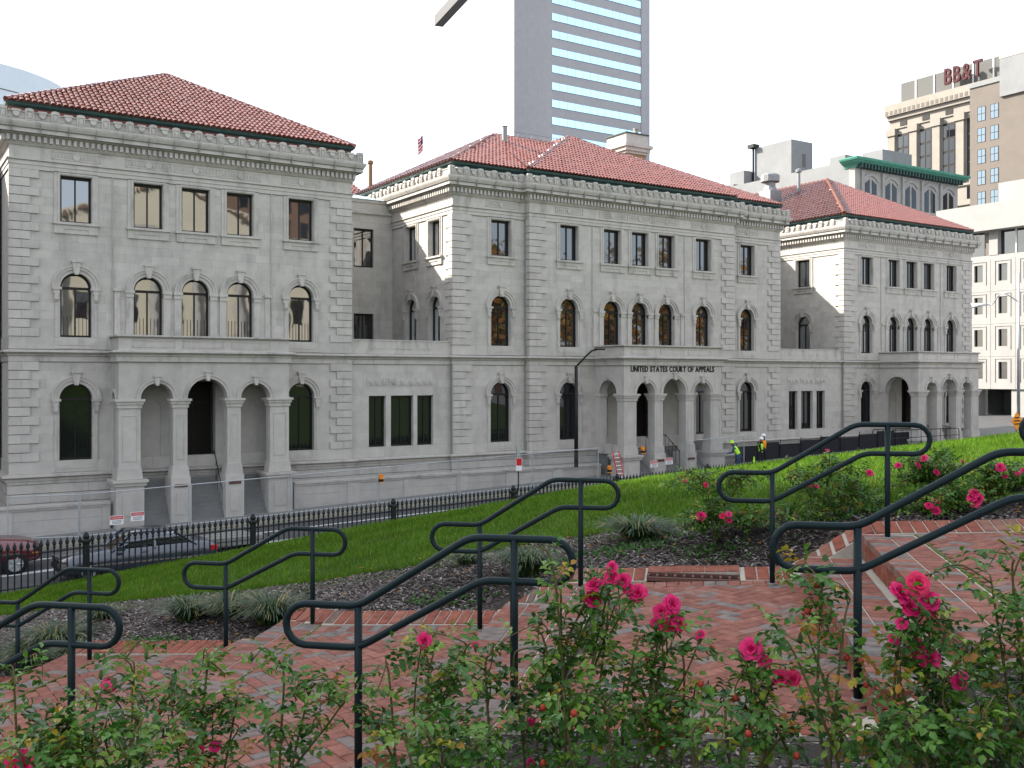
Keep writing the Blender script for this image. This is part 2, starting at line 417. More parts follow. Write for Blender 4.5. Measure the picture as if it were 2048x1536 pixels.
strip('parking_line', 'paint', -40, 120, 39.0, 39.1, -.0, .025)

_ls = [-24, -16, -9.1, -5.6, -4.34, -3.03, -1.27, .2, 1.8, 2.8, 6]; _lt = [16.5, 14.5, 12.7, 11.35, 11.05, 11.1, 11.2, 10.8, 10.0, 10.2, 10.5]
def lawn_edge(s): return float(np.interp(s, _ls, _lt)) + .05*math.sin(s*2.3)+.03*math.sin(s*5.9)
# hillside: lawn ground from the path out to the fence, and the slope the photographer stands on
ss = [-34, -26, -20] + [x*.5 for x in range(-34, 21)] + [12, 15, 19, 24, 30]
tt = [-40, -28, -18, -12, -8, -5, -3, -1.5, 0, 1, 2, 3, 4, 4.6, 4.75, 4.85, 6.9, 9.0, 9.1, 9.4] + [9.4+.38*k for k in range(1, 21)] + [17.4, 17.8, 18.4, 19, 20, 21.5, 23, 25, 27, 30, 34, 38, 43, 50, 58]
V = []
for t in tt:
    for s in ss:
        z = hill(s, t) - (.65 if 1.3 < t < lawn_edge(s)-.45 else .035)
        x, y, _ = W(s, t)
        if y > FENCE_Y+.2:
            # stop at the fence line
            k = (FENCE_Y+.2-y)/ET.y; x += ET.x*k; y = FENCE_Y+.2; z = zs(x)+.30
        V.append((x, y, z))
n = len(ss)
F_ = [(j*n+i, j*n+i+1, (j+1)*n+i+1, (j+1)*n+i) for j in range(len(tt)-1) for i in range(n-1)]
tag(big_mesh('hillside', V, F_, None, 'turf', smooth=True), kind='structure')
# stone coping that carries the iron fence
mb = MB()
for i in range(80):
    a, b = -30+1.25*i, -30+1.25*(i+1)
    c0, c1 = zs(a)+.40, zs(b)+.40
    q = mb.pts([(a+.004,31.32,c0-.9),(b-.004,31.32,c1-.9),(b-.004,31.76,c1-.9),(a+.004,31.76,c0-.9),(a+.004,31.32,c0),(b-.004,31.32,c1),(b-.004,31.76,c1),(a+.004,31.76,c0)])
    mb.tone = rng.random()
    for f in ((4,5,6,7),(0,1,5,4),(1,2,6,5),(2,3,7,6),(3,0,4,7)): mb.face([q+k for k in f])
tag(mb.build('fence_coping', 'trim'), kind='structure')

# planting bed beyond the path: mulch sheet with a cut sod edge
V, F_ = [], []
sv = [-22+.25*k for k in range(121)]
for s in sv:
    te = lawn_edge(s)
    for k in range(9):
        t9 = T1f(s)+.28; t = t9 + (te-t9)*k/8
        z = gz(s, t) + (.012*math.sin(s*7+t*5) if k else 0) - (.05 if k > 6 else 0)
        V.append(W(s, t, z))
F_ = [(i*9+k, (i+1)*9+k, (i+1)*9+k+1, i*9+k+1) for i in range(120) for k in range(8)]
tag(big_mesh('mulch_bed', V, F_, None, 'soil', smooth=True), kind='structure')
V = []
for s in sv:
    for k in range(9):
        t = 1.2 + (4.86-1.2)*k/8
        V.append(W(s, t, gz(s, t) + (.02*math.sin(s*6+t*4) if k < 8 else 0)))
tag(big_mesh('rose_bed', V, F_, None, 'soil', smooth=True), kind='structure')

# grass blades on the lawn
rs = np.random.RandomState(3)
def frame_np(S, T): return np.stack([ES.x*S+ET.x*T, ES.y*S+ET.y*T], 1)
def hill_np(S, T): return np.array([hill(a, b) for a, b in zip(S, T)])
def gz_np(S, T): return np.array([gz(a, b) for a, b in zip(S, T)])
def blades(name, S, T, h, w, m, lean=.5, zoff=0.0, tone=None):
    n = len(S); P = frame_np(S, T); Z = hill_np(S, T)+zoff
    ang = rs.rand(n)*6.283; la = rs.rand(n)*6.283; lr = rs.rand(n)*lean*h
    dx, dy = np.cos(ang)*w/2, np.sin(ang)*w/2
    V = np.zeros((n, 3, 3), np.float32)
    V[:,0] = np.stack([P[:,0]-dx, P[:,1]-dy, Z-.01], 1); V[:,1] = np.stack([P[:,0]+dx, P[:,1]+dy, Z-.01], 1)
    V[:,2] = np.stack([P[:,0]+np.cos(la)*lr, P[:,1]+np.sin(la)*lr, Z+h], 1)
    return tag(big_mesh(name, V.reshape(-1,3), np.arange(3*n).reshape(-1,3), rs.rand(n)*.98 if tone is None else tone, m), kind='stuff')
N = 520000
S = rs.rand(N)*32-24; T = 9.8+rs.rand(N)**1.25*15
dd = ET.y*T
L = ES.dot(RT)*S + ET.dot(RT)*T; Dp = ES.dot(FW)*S + ET.dot(FW)*T
edge = np.interp(S, _ls, _lt)+.05*np.sin(S*2.3)+.03*np.sin(S*5.9)
ok = (T > edge-.02+rs.rand(N)*.05) & (np.abs(L/Dp) < .56) & (ES.y*S+ET.y*T < FENCE_Y-.2)
S, T = S[ok], T[ok]
hh = .03+.028*rs.rand(len(S)); hh += .02*(np.sin(S*1.7+T*2.2) > .6)*rs.rand(len(S))
tag(blades('lawn_grass', S, T, hh, .008+.006*np.clip((T-11)/8, 0, 1)+.004*rs.rand(len(S)), 'grass', .8), 'short mown green grass covering the slope', 'grass', kind='stuff')
# long grass lip along the cut edge
N = 9000
S = rs.rand(N)*18-13; edge = np.interp(S, _ls, _lt)+.05*np.sin(S*2.3)+.03*np.sin(S*5.9)
T = edge+(rs.rand(N)-.35)*.14
tag(blades('lawn_edge_grass', S, T, .05+.06*rs.rand(N), .009, 'grass', .9), 'longer grass along the cut edge of the lawn', 'grass', kind='stuff')
# bark mulch
N = 90000
S = rs.rand(N)*16-12; T = 9.03+rs.rand(N)*4.2
edge = np.interp(S, _ls, _lt); ok = (T < edge+.02) & (T > np.interp(S, [-4.5, -3.4], [9.40, 9.02])); S, T = S[ok], T[ok]; n = len(S)
P = frame_np(S, T); Z = gz_np(S, T)+.006+.018*rs.rand(n)
a = rs.rand(n)*6.283; ln = .010+.026*rs.rand(n)**2; wd = .004+.006*rs.rand(n); tl = (rs.rand(n)-.5)*.9
ux, uy = np.cos(a), np.sin(a); V = np.zeros((n, 4, 3), np.float32)
for k, (i, j) in enumerate(((-1,-1),(1,-1),(1,1),(-1,1))):
    V[:,k] = np.stack([P[:,0]+ux*ln*i-uy*wd*j, P[:,1]+uy*ln*i+ux*wd*j, Z+tl*ln*i+wd*.5*j*(rs.rand(n)-.2)], 1)
tag(big_mesh('bark_mulch', V.reshape(-1,3), np.arange(4*n).reshape(-1,4), rs.rand(n)*.98, 'chip'), 'shredded grey-brown bark mulch between path and lawn', 'mulch', kind='stuff')
# fallen leaves
N = 170
S = np.concatenate([rs.rand(110)*12-8, rs.rand(60)*10-5]); T = np.concatenate([9.1+rs.rand(110)*2.4, 5.2+rs.rand(60)*8]); n = len(S)
P = frame_np(S, T); Z = gz_np(S, T)+.035; a = rs.rand(n)*6.283; sz = .02+.022*rs.rand(n)
Z = np.where((T > 5) & (T < 9), Z-.6, Z)
V = np.zeros((n, 4, 3), np.float32)
for k, (i, j) in enumerate(((-1,0),(0,.62),(1,0),(0,-.62))):
    V[:,k] = np.stack([P[:,0]+sz*(np.cos(a)*i-np.sin(a)*j), P[:,1]+sz*(np.sin(a)*i+np.cos(a)*j), Z+abs(j)*.018], 1)
tag(big_mesh('fallen_leaves', V.reshape(-1,3), np.arange(4*n).reshape(-1,4), rs.rand(n)*.98, 'leafdry'), 'scattered dry orange leaves on bed and lawn', 'leaves', kind='stuff')
# ---------------------------------------------------------------- stepped brick path
# (s of lower post, s of upper post, level below, level above)
BH = .055
GR0, GR1 = -.5, .3            # the drain grate takes the place of some edging
mbD, mbM = MB(), MB()
def stslab(mb, s0, s1, t0, t1, z0, z1, h, zz=None):
    """sheared slab in path coordinates, top at z0 (s0) .. z1 (s1), zz: extra height at far edge t1"""
    e = 0 if zz is None else zz
    q = mb.pts([W(s0,t0,z0-h),W(s1,t0,z1-h),W(s1,t1,z1-h),W(s0,t1,z0-h),W(s0,t0,z0),W(s1,t0,z1),W(s1,t1,z1+e),W(s0,t1,z0+e)])
    for f in ((0,3,2,1),(4,5,6,7),(0,1,5,4),(1,2,6,5),(2,3,7,6),(3,0,4,7)): mb.face([q+k for k in f])
for (a, b, z0, z1) in SEG: stslab(mbD, a+(.3 if a > -8 else 0), b, T0, T1f((a+b)/2)+(.2 if b < -2 and a > -4 else 0), z0-.030, z1-.012, .35)
path = tag(mbD.build('brick_path', 'joint'), kind='structure')
for (r1, r2), f in zip(RIS, FLIGHTS):
    stslab(mbM, r1+.012, r2+.43, T0+.001, T1f(r2)-.001, f[2]+.205-.007, f[2]+.205-.007, .5)
    stslab(mbM, r2+.012, r2+.43, T0+.001, T1f(r2)-.001, f[3]-.006, f[3]-.004, .2)
    mbM2 = MB()
# edging mortar beds (tilted up to the planting)
for i in range(60):
    s0, s1 = -8.5+.2*i, -8.5+.2*(i+1)
    if not GR0-.01 < (s0+s1)/2 < GR1: stslab(mbM, s0, s1, T1f((s0+s1)/2), T1f((s0+s1)/2)+.31, zedge(s0)-.004, zedge(s1)-.004, .3, .055)
    stslab(mbM, s0, s1, T0-.30, T0, zedge(s0)+.045, zedge(s1)+.045, .3, -.049)
mbM.build('mortar_bed', 'white_mortar', path)
# ---- bricks
bricks = []     # (centre s,t,z, half-extents along (u,v,w), rotation angle in plane, slope)
def brick_axes(ang, slope):
    u = (ES*math.cos(ang)+ET*math.sin(ang)); v = (-ES*math.sin(ang)+ET*math.cos(ang))
    u = u + Vector((0,0,slope*math.cos(ang))); v = v + Vector((0,0,-slope*math.sin(ang)))
    u.normalize(); w = u.cross(v).normalized(); v = w.cross(u)
    return u, v, w
BL, BW = .1985, .0985
def lay(s, t, z, ang, slope, L=BL, Wd=BW, tilt=0.0, kind='brick'):
    bricks.append((s, t, z, ang, slope, L, Wd, tilt, kind))
for (a, b, z0, z1) in SEG:
    a2 = a+.44 if a > -8 else a; slope = (z1-z0)/(b-a2)
    w = .1025; c45 = math.sqrt(.5)
    for i in range(-60, 60):
        for j in range(-60, 60):
            k = (i-j) % 4
            if k == 0: cx, cy, an = (i+1)*w, (j+.5)*w, 0
            elif k == 3: cx, cy, an = (i+.5)*w, (j+1)*w, math.pi/2
            else: continue
            s = (cx-cy)*c45+(a2+b)/2; t = (cx+cy)*c45+(T0+T1)/2; T1s = T1f(s)
            if a2+.03 < s < b-.03 and T0+.12 < t < T1s-.12:
                lay(s, t, z0+slope*(s-a2)-BH/2+rng.uniform(-.0015,.0015), an+math.pi/4, slope)
    # header courses along both edges of each landing
    nn = int((b-a2)/.1035)
    for i in range(nn):
        s = a2+.0515+.1035*i
        for t in (T0+.105, T1f(s)-.105): lay(s, t, z0+slope*(s-a2)-BH/2+.003, math.pi/2, slope)
for (r1, r2), f in zip(RIS, FLIGHTS):
    Te = T1f(r2); nt = int((Te-T0)/.1035)
    for i in range(nt):
        t = T0+.055+.1035*i
        for (s0, z) in ((r1, f[2]+.205), (r2, f[3])):
            lay(s0+.098, t, z-BH/2, 0, 0, kind='tread_brick'); lay(s0+.098+.2085, t, z-BH/2, 0, 0, kind='tread_brick')
    for i in range(int((Te-T0)/.209)):
        for c in range(2):
            for (s0, z) in ((r1, f[2]), (r2, f[2]+.205)):
                lay(s0+.04, T0+.105+.209*i+(.1 if c else 0), z+.040+.075*c, math.pi/2, 0, BL, .07, 0, 'riser_brick')
i = 0
s = -8.45
while s < 3.4:
    lay(s, T1f(s)+.155, zedge(s)+.0-BH/2+.0325, math.pi/2, (zedge(s+.05)-zedge(s-.05))/.1, .285, .094, .19, 'edging_brick')
    lay(s, T0-.15, zedge(s)-BH/2+.0275, math.pi/2, (zedge(s+.05)-zedge(s-.05))/.1, .285, .094, -.17, 'edging_brick')
    s += .1065
def px_of(p):
    q = Vector(p); d = q.dot(FW); return 1024+1985*q.dot(RT)/d, 753.6-1985*q.z/d, d
brick_me = {}
def brick_mesh(L, Wd, H, m):
    k = (L, Wd, m)
    if k not in brick_me:
        e = .004; mb = MB()
        a, b, h = L/2, Wd/2, H/2
        q = mb.pts([(-a,-b,-h),(a,-b,-h),(a,b,-h),(-a,b,-h),(-a,-b,h-e),(a,-b,h-e),(a,b,h-e),(-a,b,h-e),(-a+e,-b+e,h),(a-e,-b+e,h),(a-e,b-e,h),(-a+e,b-e,h)])
        for f in ((0,1,5,4),(1,2,6,5),(2,3,7,6),(3,0,4,7),(4,5,9,8),(5,6,10,9),(6,7,11,10),(7,4,8,11),(8,9,10,11)): mb.face([q+i for i in f])
        me = mb.mesh('brick'); me.materials.append(M[m]); brick_me[k] = me
    return brick_me[k]
rank = {}
for idx, (s, t, z, an, sl_, L, Wd, ti, kd) in enumerate(bricks):
    x, y, d = px_of(W(s, t, z))
    if -20 < x < 2070 and y < 1470: rank.setdefault(kd, []).append((d+max(0, y-1300)*.01, idx))
keep = set()
for kd, lst in rank.items():
    lst.sort(); keep |= {i for _, i in lst[:290]}
rest = {}
for idx, (s, t, z, an, sl_, L, Wd, ti, kd) in enumerate(bricks):
    if kd == 'edging_brick' and t > 7 and GR0 < s < GR1: continue
    u, v, w = brick_axes(an, sl_)
    if ti:
        r = Matrix.Rotation(ti, 3, ES) ; u, v, w = r@u, r@v, r@w
    m = 'brick' if kd == 'brick' else 'bricke'
    if kd == 'tread_brick': m = 'brick'
    jit = Matrix.Rotation(rng.uniform(-.012, .012), 3, w); u, v = jit@u, jit@v
    c = Vector(W(s, t, z))
    if idx in keep:
        o = link(kd, brick_mesh(L, Wd, BH if kd != 'riser_brick' else .07, m), path)
        o.matrix_local = Matrix(((u.x,v.x,w.x,c.x),(u.y,v.y,w.y,c.y),(u.z,v.z,w.z,c.z),(0,0,0,1)))
    else:
        me = brick_mesh(L, Wd, BH if kd != 'riser_brick' else .07, m)
        mb = rest.setdefault((kd, m), MB()); mb.tone = rng.random()*.98
        base = mb.pts([tuple(c+u*q.co.x+v*q.co.y+w*q.co.z) for q in me.vertices])
        for p in me.polygons: mb.face([base+i for i in p.vertices])
for (kd, m), mb in rest.items():
    if mb.f: tag(mb.build(kd+'_field', m, path), kind='stuff')
# brick cheeks closing the ends of each flight
for (r1, r2), f in zip(RIS, FLIGHTS):
    for t0 in (T0-.052, T1f(r2)+.002):
        for c, (sa, zb) in enumerate(((r1, f[2]), (r1, f[2]+.1), (r2, f[2]+.205), (r2, f[2]+.305))):
            s0 = sa+.002
            while s0 < r2+.36:
                s1 = min(s0+(.1 if c % 2 and s0 < sa+.01 else .2), r2+.42); mb = MB(); stslab(mb, s0+.003, s1-.003, t0, t0+.05, zb+.098, zb+.098, .094); mb.build('cheek_brick', 'bricke', path); s0 = s1
# moss in the expansion joints
for i, ((r1, r2), f) in enumerate(zip(RIS, FLIGHTS)):
    mb = MB()
    for k in range(70):
        t0 = T0+.02+(T1f(r2)-T0-.04)*k/70; h = .004+rng.random()*.008; wdt = .006+rng.random()*.010
        stslab(mb, r2+.432-wdt, r2+.432+wdt, t0, t0+.05, f[3]+h-.004, f[3]+h-.004, .02)
    tag(mb.build('moss_line', 'moss', path), kind='stuff')
# drain grate in the edging
g = thing('drain_grate', 'rusty brown slotted drain grate set in the brick edging', 'drain', W((GR0+GR1)/2, T1+.1, zedge(-.1)))
mb = MB(); zc = zedge(-.1)
def gbox(mb, s0, s1, t0, t1, z0, z1): stslab(mb, s0, s1, t0, t1, z1, z1, z1-z0)
gbox(mb, GR0+.0, GR1-.0, T1+.0, T1+.035, zc-.02, zc+.012); gbox(mb, GR0, GR1, T1+.135, T1+.165, zc-.02, zc+.03)
ns = 10
for i in range(ns+1):
    s0 = GR0+(GR1-GR0-.022)*i/ns; gbox(mb, s0, s0+.022, T1+.035, T1+.135, zc-.02, zc+.022)
M['rust'] = mat('rusty_iron', (.12, .055, .04), .8, (.07, .04, .035), 20)
M['pit'] = mat('dark_pit', (.004, .004, .004), .9)
mb.build('grate', 'rust', g)
mb = MB(); gbox(mb, GR0, GR1, T1+.03, T1+.14, zc-.12, zc-.006); mb.build('pit', 'pit', g)
mb = MB()
for i in range(8):
    s0 = GR0+.001+(GR1-GR0)*i/8; stslab(mb, s0, s0+.094, T1+.175, T1+.312, zedge(s0)+.042, zedge(s0+.1)+.042, .06, .026)
mb.build('edging_brick', 'bricke', g)
mb = MB(); stslab(mb, GR0, GR1, T1+.17, T1+.31, zedge(GR0)+.034, zedge(GR1)+.034, .2, .026); mb.build('mortar_strip', 'white_mortar', g)

# ---------------------------------------------------------------- handrails
def handrail(s0, s1, t, zb0, zb1, label):
    H, G, r = .92, .236, .0215
    th = thing('handrail', label, 'handrail', W((s0+s1)/2, t, zb0), 'dark green pipe handrails beside the steps')
    a, b = zb0+H, zb1+H
    pts = []
    def arc(cs, cz, a0, a1):
        for k in range(9):
            q = a0+(a1-a0)*k/8; pts.append((cs+G/2*math.cos(q), cz+G/2*math.sin(q)))
    arc(s0-.318, a-G/2, 1.5*math.pi, .5*math.pi)
    core = fillet([(s0-.3, a, 0), (s0, a, 0), (s1-.25, b, 0), (s1+.2, b, 0)], .07, 5)
    pts += [(p.x, p.y) for p in core]
    arc(s1+.207, b-G/2, .5*math.pi, -.5*math.pi)
    core = fillet([(s1+.19, b-G, 0), (s1-.18, b-G, 0), (s0, a-G, 0), (s0-.3, a-G, 0)], .07, 5)
    pts += [(p.x, p.y) for p in core]
    MB().tube([W(s, t, z) for s, z in pts], r, 12, True).build('rail', 'rail', th, True)
    for s, z, h in ((s0, zb0, a), (s1, zb1, b)):
        mb = MB().tube([W(s, t, z-.05), W(s, t, z+.4), W(s, t, h-.006)], .0225, 12); mb.build('post', 'rail', th, True)
        x, y, _ = W(s, t); MB().lathe(x, y, [(.034, z-.02), (.034, z+.003), (.026, z+.007)], 14).build('grout_collar', 'concrete', th)
    return th
NEAR, FAR = 5.44, 8.53
handrail(-4.75, -3.80, NEAR, -2.73, -2.32, 'dark green handrail cut by the left edge, in front of the rose bed')
handrail(-1.93, -1.03, 5.36, -2.22, -1.81, 'large dark green handrail rising from left of centre behind the roses')
handrail(.80, 1.75, 5.55, -1.72, -1.31, 'large dark green handrail at the right edge behind the pink roses')
handrail(-6.86, -6.05, 8.95, -3.22, -2.85, 'small dark green handrail at far left beyond the path, against the parked cars')
handrail(-4.50, -3.62, 8.80, -2.71, -2.35, 'dark green handrail beyond the path in front of the left lawn')
handrail(-1.94, -1.05, 8.50, -2.22, -1.81, 'dark green handrail beyond the path at the centre of the lawn')
handrail(.55, 1.46, 8.52, -1.72, -1.31, 'dark green handrail beyond the path above the right rose shrubs')
handrail(2.90, 3.8, 8.5, -1.22, -.81, 'dark green handrail whose round end just enters at the right edge')
# ---------------------------------------------------------------- the courthouse
CH = thing('courthouse', 'long grey granite courthouse with three red-roofed pavilions, arcaded porches and carved cornices', 'building', (37.8, 45, -6))
LX0, LX1, MX0, MX1, CX0, CX1, RX0, RX1 = 4.85, 19.81, 25.55, 50.09, 30.1, 45.52, 56.55, 71.45
YW, YC = 45.0, 44.6
Z_PL, Z_SC, Z_PB, Z_TOP = -3.50, .64, 1.66, 8.53
OW = .62                                     # half window opening

class Op:
    """opening in a wall: kept clear of the ashlar"""
    def __init__(s, c, zb, zt, hw, arch=False, R_=0): s.c, s.zb, s.zt, s.hw, s.arch, s.R = c, zb, zt, hw, arch, R_
    def w(s, z):
        if z < s.zb-1e-6 or z > s.zt+1e-6: return 0.0
        if not s.arch: return s.hw
        zsp = s.zt-s.R
        return s.hw if z < zsp else math.sqrt(max(0.0, s.R**2-(z-zsp)**2))
nblocks = [0]
block_rest = {}
def ashlar(fr, parent, a0, a1, z0, z1, ops, rows, single, core=True, mb_rest=None, d_in=.30):
    h = (z1-z0)/rows; core_mb = MB(fr)
    for r in range(rows):
        za, zb = z0+h*r, z0+h*(r+1)
        act = sorted([o for o in ops if o.zb < zb-.01 and o.zt > za+.01], key=lambda o: o.c)
        zz = [za+(zb-za)*k/4 for k in range(5)]
        L = [[a0]*5]; Rr = []
        for o in act:
            w = [o.w(max(o.zb, z)) if not o.arch else o.w(z) for z in zz]
            Rr.append([o.c-q for q in w]); L.append([o.c+q for q in w])
        Rr.append([a1]*5)
        for lb, rb in zip(L, Rr):
            lo, hi = max(lb), min(rb)
            if min(rb[i]-lb[i] for i in range(5)) < .02 and hi-lo < .02: continue
            core_mb.prism([(lb[i], zz[i]) for i in range(5)]+[(rb[i], zz[i]) for i in reversed(range(5))], .02, d_in)
            cuts = []; x = lo + (.25+rng.random()*.75 if hi-lo > 1.0 else 9)
            while x < hi-.3: cuts.append(x); x += .62+rng.random()*.62
            xs = [lb]+[[c]*5 for c in cuts]+[rb]; g = .002
            for p, q in zip(xs, xs[1:]):
                straight = max(p)-min(p) < 1e-4 and max(q)-min(q) < 1e-4
                pr = rng.uniform(-.0015, .001)
                if single and nblocks[0] < 296:
                    nblocks[0] += 1
                    if straight: ubox('stone_block', 'stone', parent, fr, p[0]+g, q[0]-g, pr, .05, za+g, zb-g)
                    else: MB(fr).prism([(p[i]+g, zz[i]) for i in range(5)]+[(q[i]-g, zz[i]) for i in reversed(range(5))], pr, .05).build('stone_block', 'stone', parent)
                else:
                    mb = mb_rest; mb.fr = fr; mb.tone = rng.random()*.98+.005
                    z_ = [za+g]+zz[1:4]+[zb-g]
                    mb.prism([(p[i]+g, z_[i]) for i in range(5)]+[(q[i]-g, z_[i]) for i in reversed(range(5))], pr, .05)
    tag(core_mb.build('wall_core', 'mortar', parent), kind='stuff')
def ring(c, zc, r0, r1, n=14, a0=0.0, a1=math.pi):
    o = [(c+r1*math.cos(a0+(a1-a0)*k/n), zc+r1*math.sin(a0+(a1-a0)*k/n)) for k in range(n+1)]
    i = [(c+r0*math.cos(a0+(a1-a0)*k/n), zc+r0*math.sin(a0+(a1-a0)*k/n)) for k in range(n+1)]
    return o+i[::-1]
def keystone(fr, parent, c, z, s=1.0, d=-.16):
    mb = MB(fr); mb.prism([(c-.10*s, z-.12*s), (c+.10*s, z-.12*s), (c+.17*s, z+.34*s), (c-.17*s, z+.34*s)], d, .1)
    mb.box(c-.20*s, c+.20*s, d-.04, .05, z+.34*s, z+.42*s)
    mb.box(c-.08*s, c+.08*s, d-.05, .05, z-.17*s, z-.04*s)
    return mb.build('keystone', 'trim', parent)
def glazing(fr, parent, c, hw, zb, zt, arch, gm, dg=.27, bars=False):
    """dark frame with a mullion and panes"""
    f = MB(fr); t = .09
    ztr = zt-hw-.03 if arch else zt
    f.box(c-hw, c-hw+t, dg-.05, dg+.03, zb, ztr); f.box(c+hw-t, c+hw, dg-.05, dg+.03, zb, ztr)
    f.box(c-hw+t, c+hw-t, dg-.05, dg+.03, zb, zb+t)
    f.box(c-.028, c+.028, dg-.045, dg+.03, zb+t, ztr-(.04 if arch else t))
    if arch:
        f.prism(ring(c, zt-hw, hw-t, hw), dg-.05, dg+.03); f.box(c-hw+t, c+hw-t, dg-.055, dg+.03, ztr-.04, ztr+.07)
    else: f.box(c-hw+t, c+hw-t, dg-.05, dg+.03, zt-t*1.3, zt)
    f.build('window_frame', 'frame', parent)
    for s in (-1, 1):
        p = MB(fr); x0, x1 = (c-hw+t, c-.028) if s < 0 else (c+.028, c+hw-t)
        tl = rng.uniform(-.004, .004)
        p.box(x0, x1, dg+tl, dg+.02+tl, zb+t, ztr-.04); p.build('pane', gm, parent)
    if arch:
        p = MB(fr); n = 12; rr = hw-t
        p.prism([(c+rr*math.cos(math.pi*k/n), ztr+.07+max(0, rr*math.sin(math.pi*k/n)-.04)) for k in range(n+1)], dg, dg+.02); p.build('pane', gm, parent)
    if bars:
        b = MB(fr)
        for k in range(7):
            x = c-hw+t+(2*hw-2*t)*(k+.5)/7
            b.box(x-.006, x+.006, dg-.03, dg-.02, zb+t, zb+.9)
        b.build('window_bar', 'frame', parent)
def win_rect(fr, c, zb, zt, gm, hw=OW, sill=True, parent=CH):
    w = MB(fr); j = .24
    w.box(c-hw-j, c-hw, -.045, .30, zb, zt); w.box(c+hw, c+hw+j, -.045, .30, zb, zt)
    w.box(c-hw-j, c+hw+j, -.045, .30, zt, Z_TOP+.02)
    w.box(c-hw-.10, c-hw-.04, -.075, -.04, zb, zt+.10); w.box(c+hw+.04, c+hw+.10, -.075, -.04, zb, zt+.10); w.box(c-hw-.10, c+hw+.10, -.07, -.04, zt+.04, zt+.10)
    w.box(c-hw, c+hw, .02, .34, zb-.05, zb)
    o = w.build('window', 'trim', parent)
    if sill:
        s = MB(fr); s.box(c-hw-.30, c+hw+.30, -.17, .2, zb-.10, zb-.0); s.box(c-hw-.24, c+hw+.24, -.09, .2, zb-.28, zb-.10)
        s.box(c-hw-.24, c-hw+.14, -.085, .2, zb-.47, zb-.28); s.box(c+hw-.14, c+hw+.24, -.085, .2, zb-.47, zb-.28)
        s.box(c-hw+.14, c+hw-.14, -.06, .2, zb-.47, zb-.28)
        s.build('sill', 'trim', o)
    glazing(fr, o, c, hw, zb, zt, False, gm)
    return o
def win_arch(fr, c, zb, zt, gm, hw=OW, consoles=True, parent=CH, bars=False, apron=True):
    zsp = zt-hw; w = MB(fr); j = .22
    w.box(c-hw-j, c-hw, -.03, .30, zb, zsp); w.box(c+hw, c+hw+j, -.03, .30, zb, zsp)
    w.prism(ring(c, zsp, hw, hw+.15, 16), -.04, .30); w.prism(ring(c, zsp, hw+.15, hw+.27, 16), -.09, .12); w.prism(ring(c, zsp, hw+.27, hw+.33, 16), -.13, .12)
    if consoles:
        for s in (-1, 1):
            e = c+s*(hw+.14)
            w.box(e-.05, e+.05, -.06, -.02, zb, zsp-.75)
    else:
        for s in (-1, 1):
            e = c+s*(hw+.17); w.box(e-.20, e+.20, -.14, .1, zsp-.12, zsp); w.box(e-.17, e+.17, -.10, .1, zsp-.30, zsp-.12); w.box(e-.15, e+.15, -.06, .1, zb, zsp-.30)
    o = w.build('window', 'trim', parent)
    if consoles:
        for s in (-1, 1):
            e = c+s*(hw+.15); k = MB(fr)
            k.box(e-.20, e+.17, -.17, .1, zsp-.10, zsp+.0) if s > 0 else k.box(e-.17, e+.20, -.17, .1, zsp-.10, zsp)
            k.box(e-.12, e+.12, -.14, .1, zsp-.28, zsp-.10); k.box(e-.10, e+.10, -.11, .1, zsp-.46, zsp-.32); k.box(e-.085, e+.085, -.085, .1, zsp-.60, zsp-.50); k.box(e-.06, e+.06, -.06, .1, zsp-.74, zsp-.64)
            k.prism([(e-.09, zsp-.52), (e+.09, zsp-.52), (e+.07, zsp-.28), (e-.07, zsp-.28)], -.15, .05)
            k.build('console', 'trim', o)
    keystone(fr, o, c, zt+.10)
    glazing(fr, o, c, hw, zb, zt, True, gm, bars=bars)
    return o
def quoins(fr, a, sgn, z0, rows, h, single, rest, flip=False, lens=(1.08, .74), cut=.42):
    """alternating corner stones; a = corner, sgn = direction away from it"""
    for r in range(rows):
        za, zb = z0+h*r+.016, z0+h*(r+1)-.016
        parts = ((0, cut), (cut+.006, lens[0])) if (r % 2 == 0) != flip else ((0, lens[1]),)
        for p, q in parts:
            x0, x1 = sorted((a+sgn*(p-.05 if p == 0 else p), a+sgn*q))
            if single: ubox('quoin', 'stone', CH, fr, x0, x1, -.075, .03, za, zb)
            else:
                rest.fr = fr; rest.tone = rng.random()*.98+.005; rest.box(x0, x1, -.075, .03, za, zb)
def apron_panel(fr, c, z0, z1, hw, mb):
    mb = MB(fr)
    mb.box(c-hw, c+hw, -.055, -.02, z0+.03, z1-.03) ; mb.box(c-hw+.12, c+hw-.12, -.075, -.05, z0+.16, z1-.16); mb.build('apron_panel', 'trim', CH)
REST = MB(); QREST = MB(); TR = MB()
GD = 'glassg'
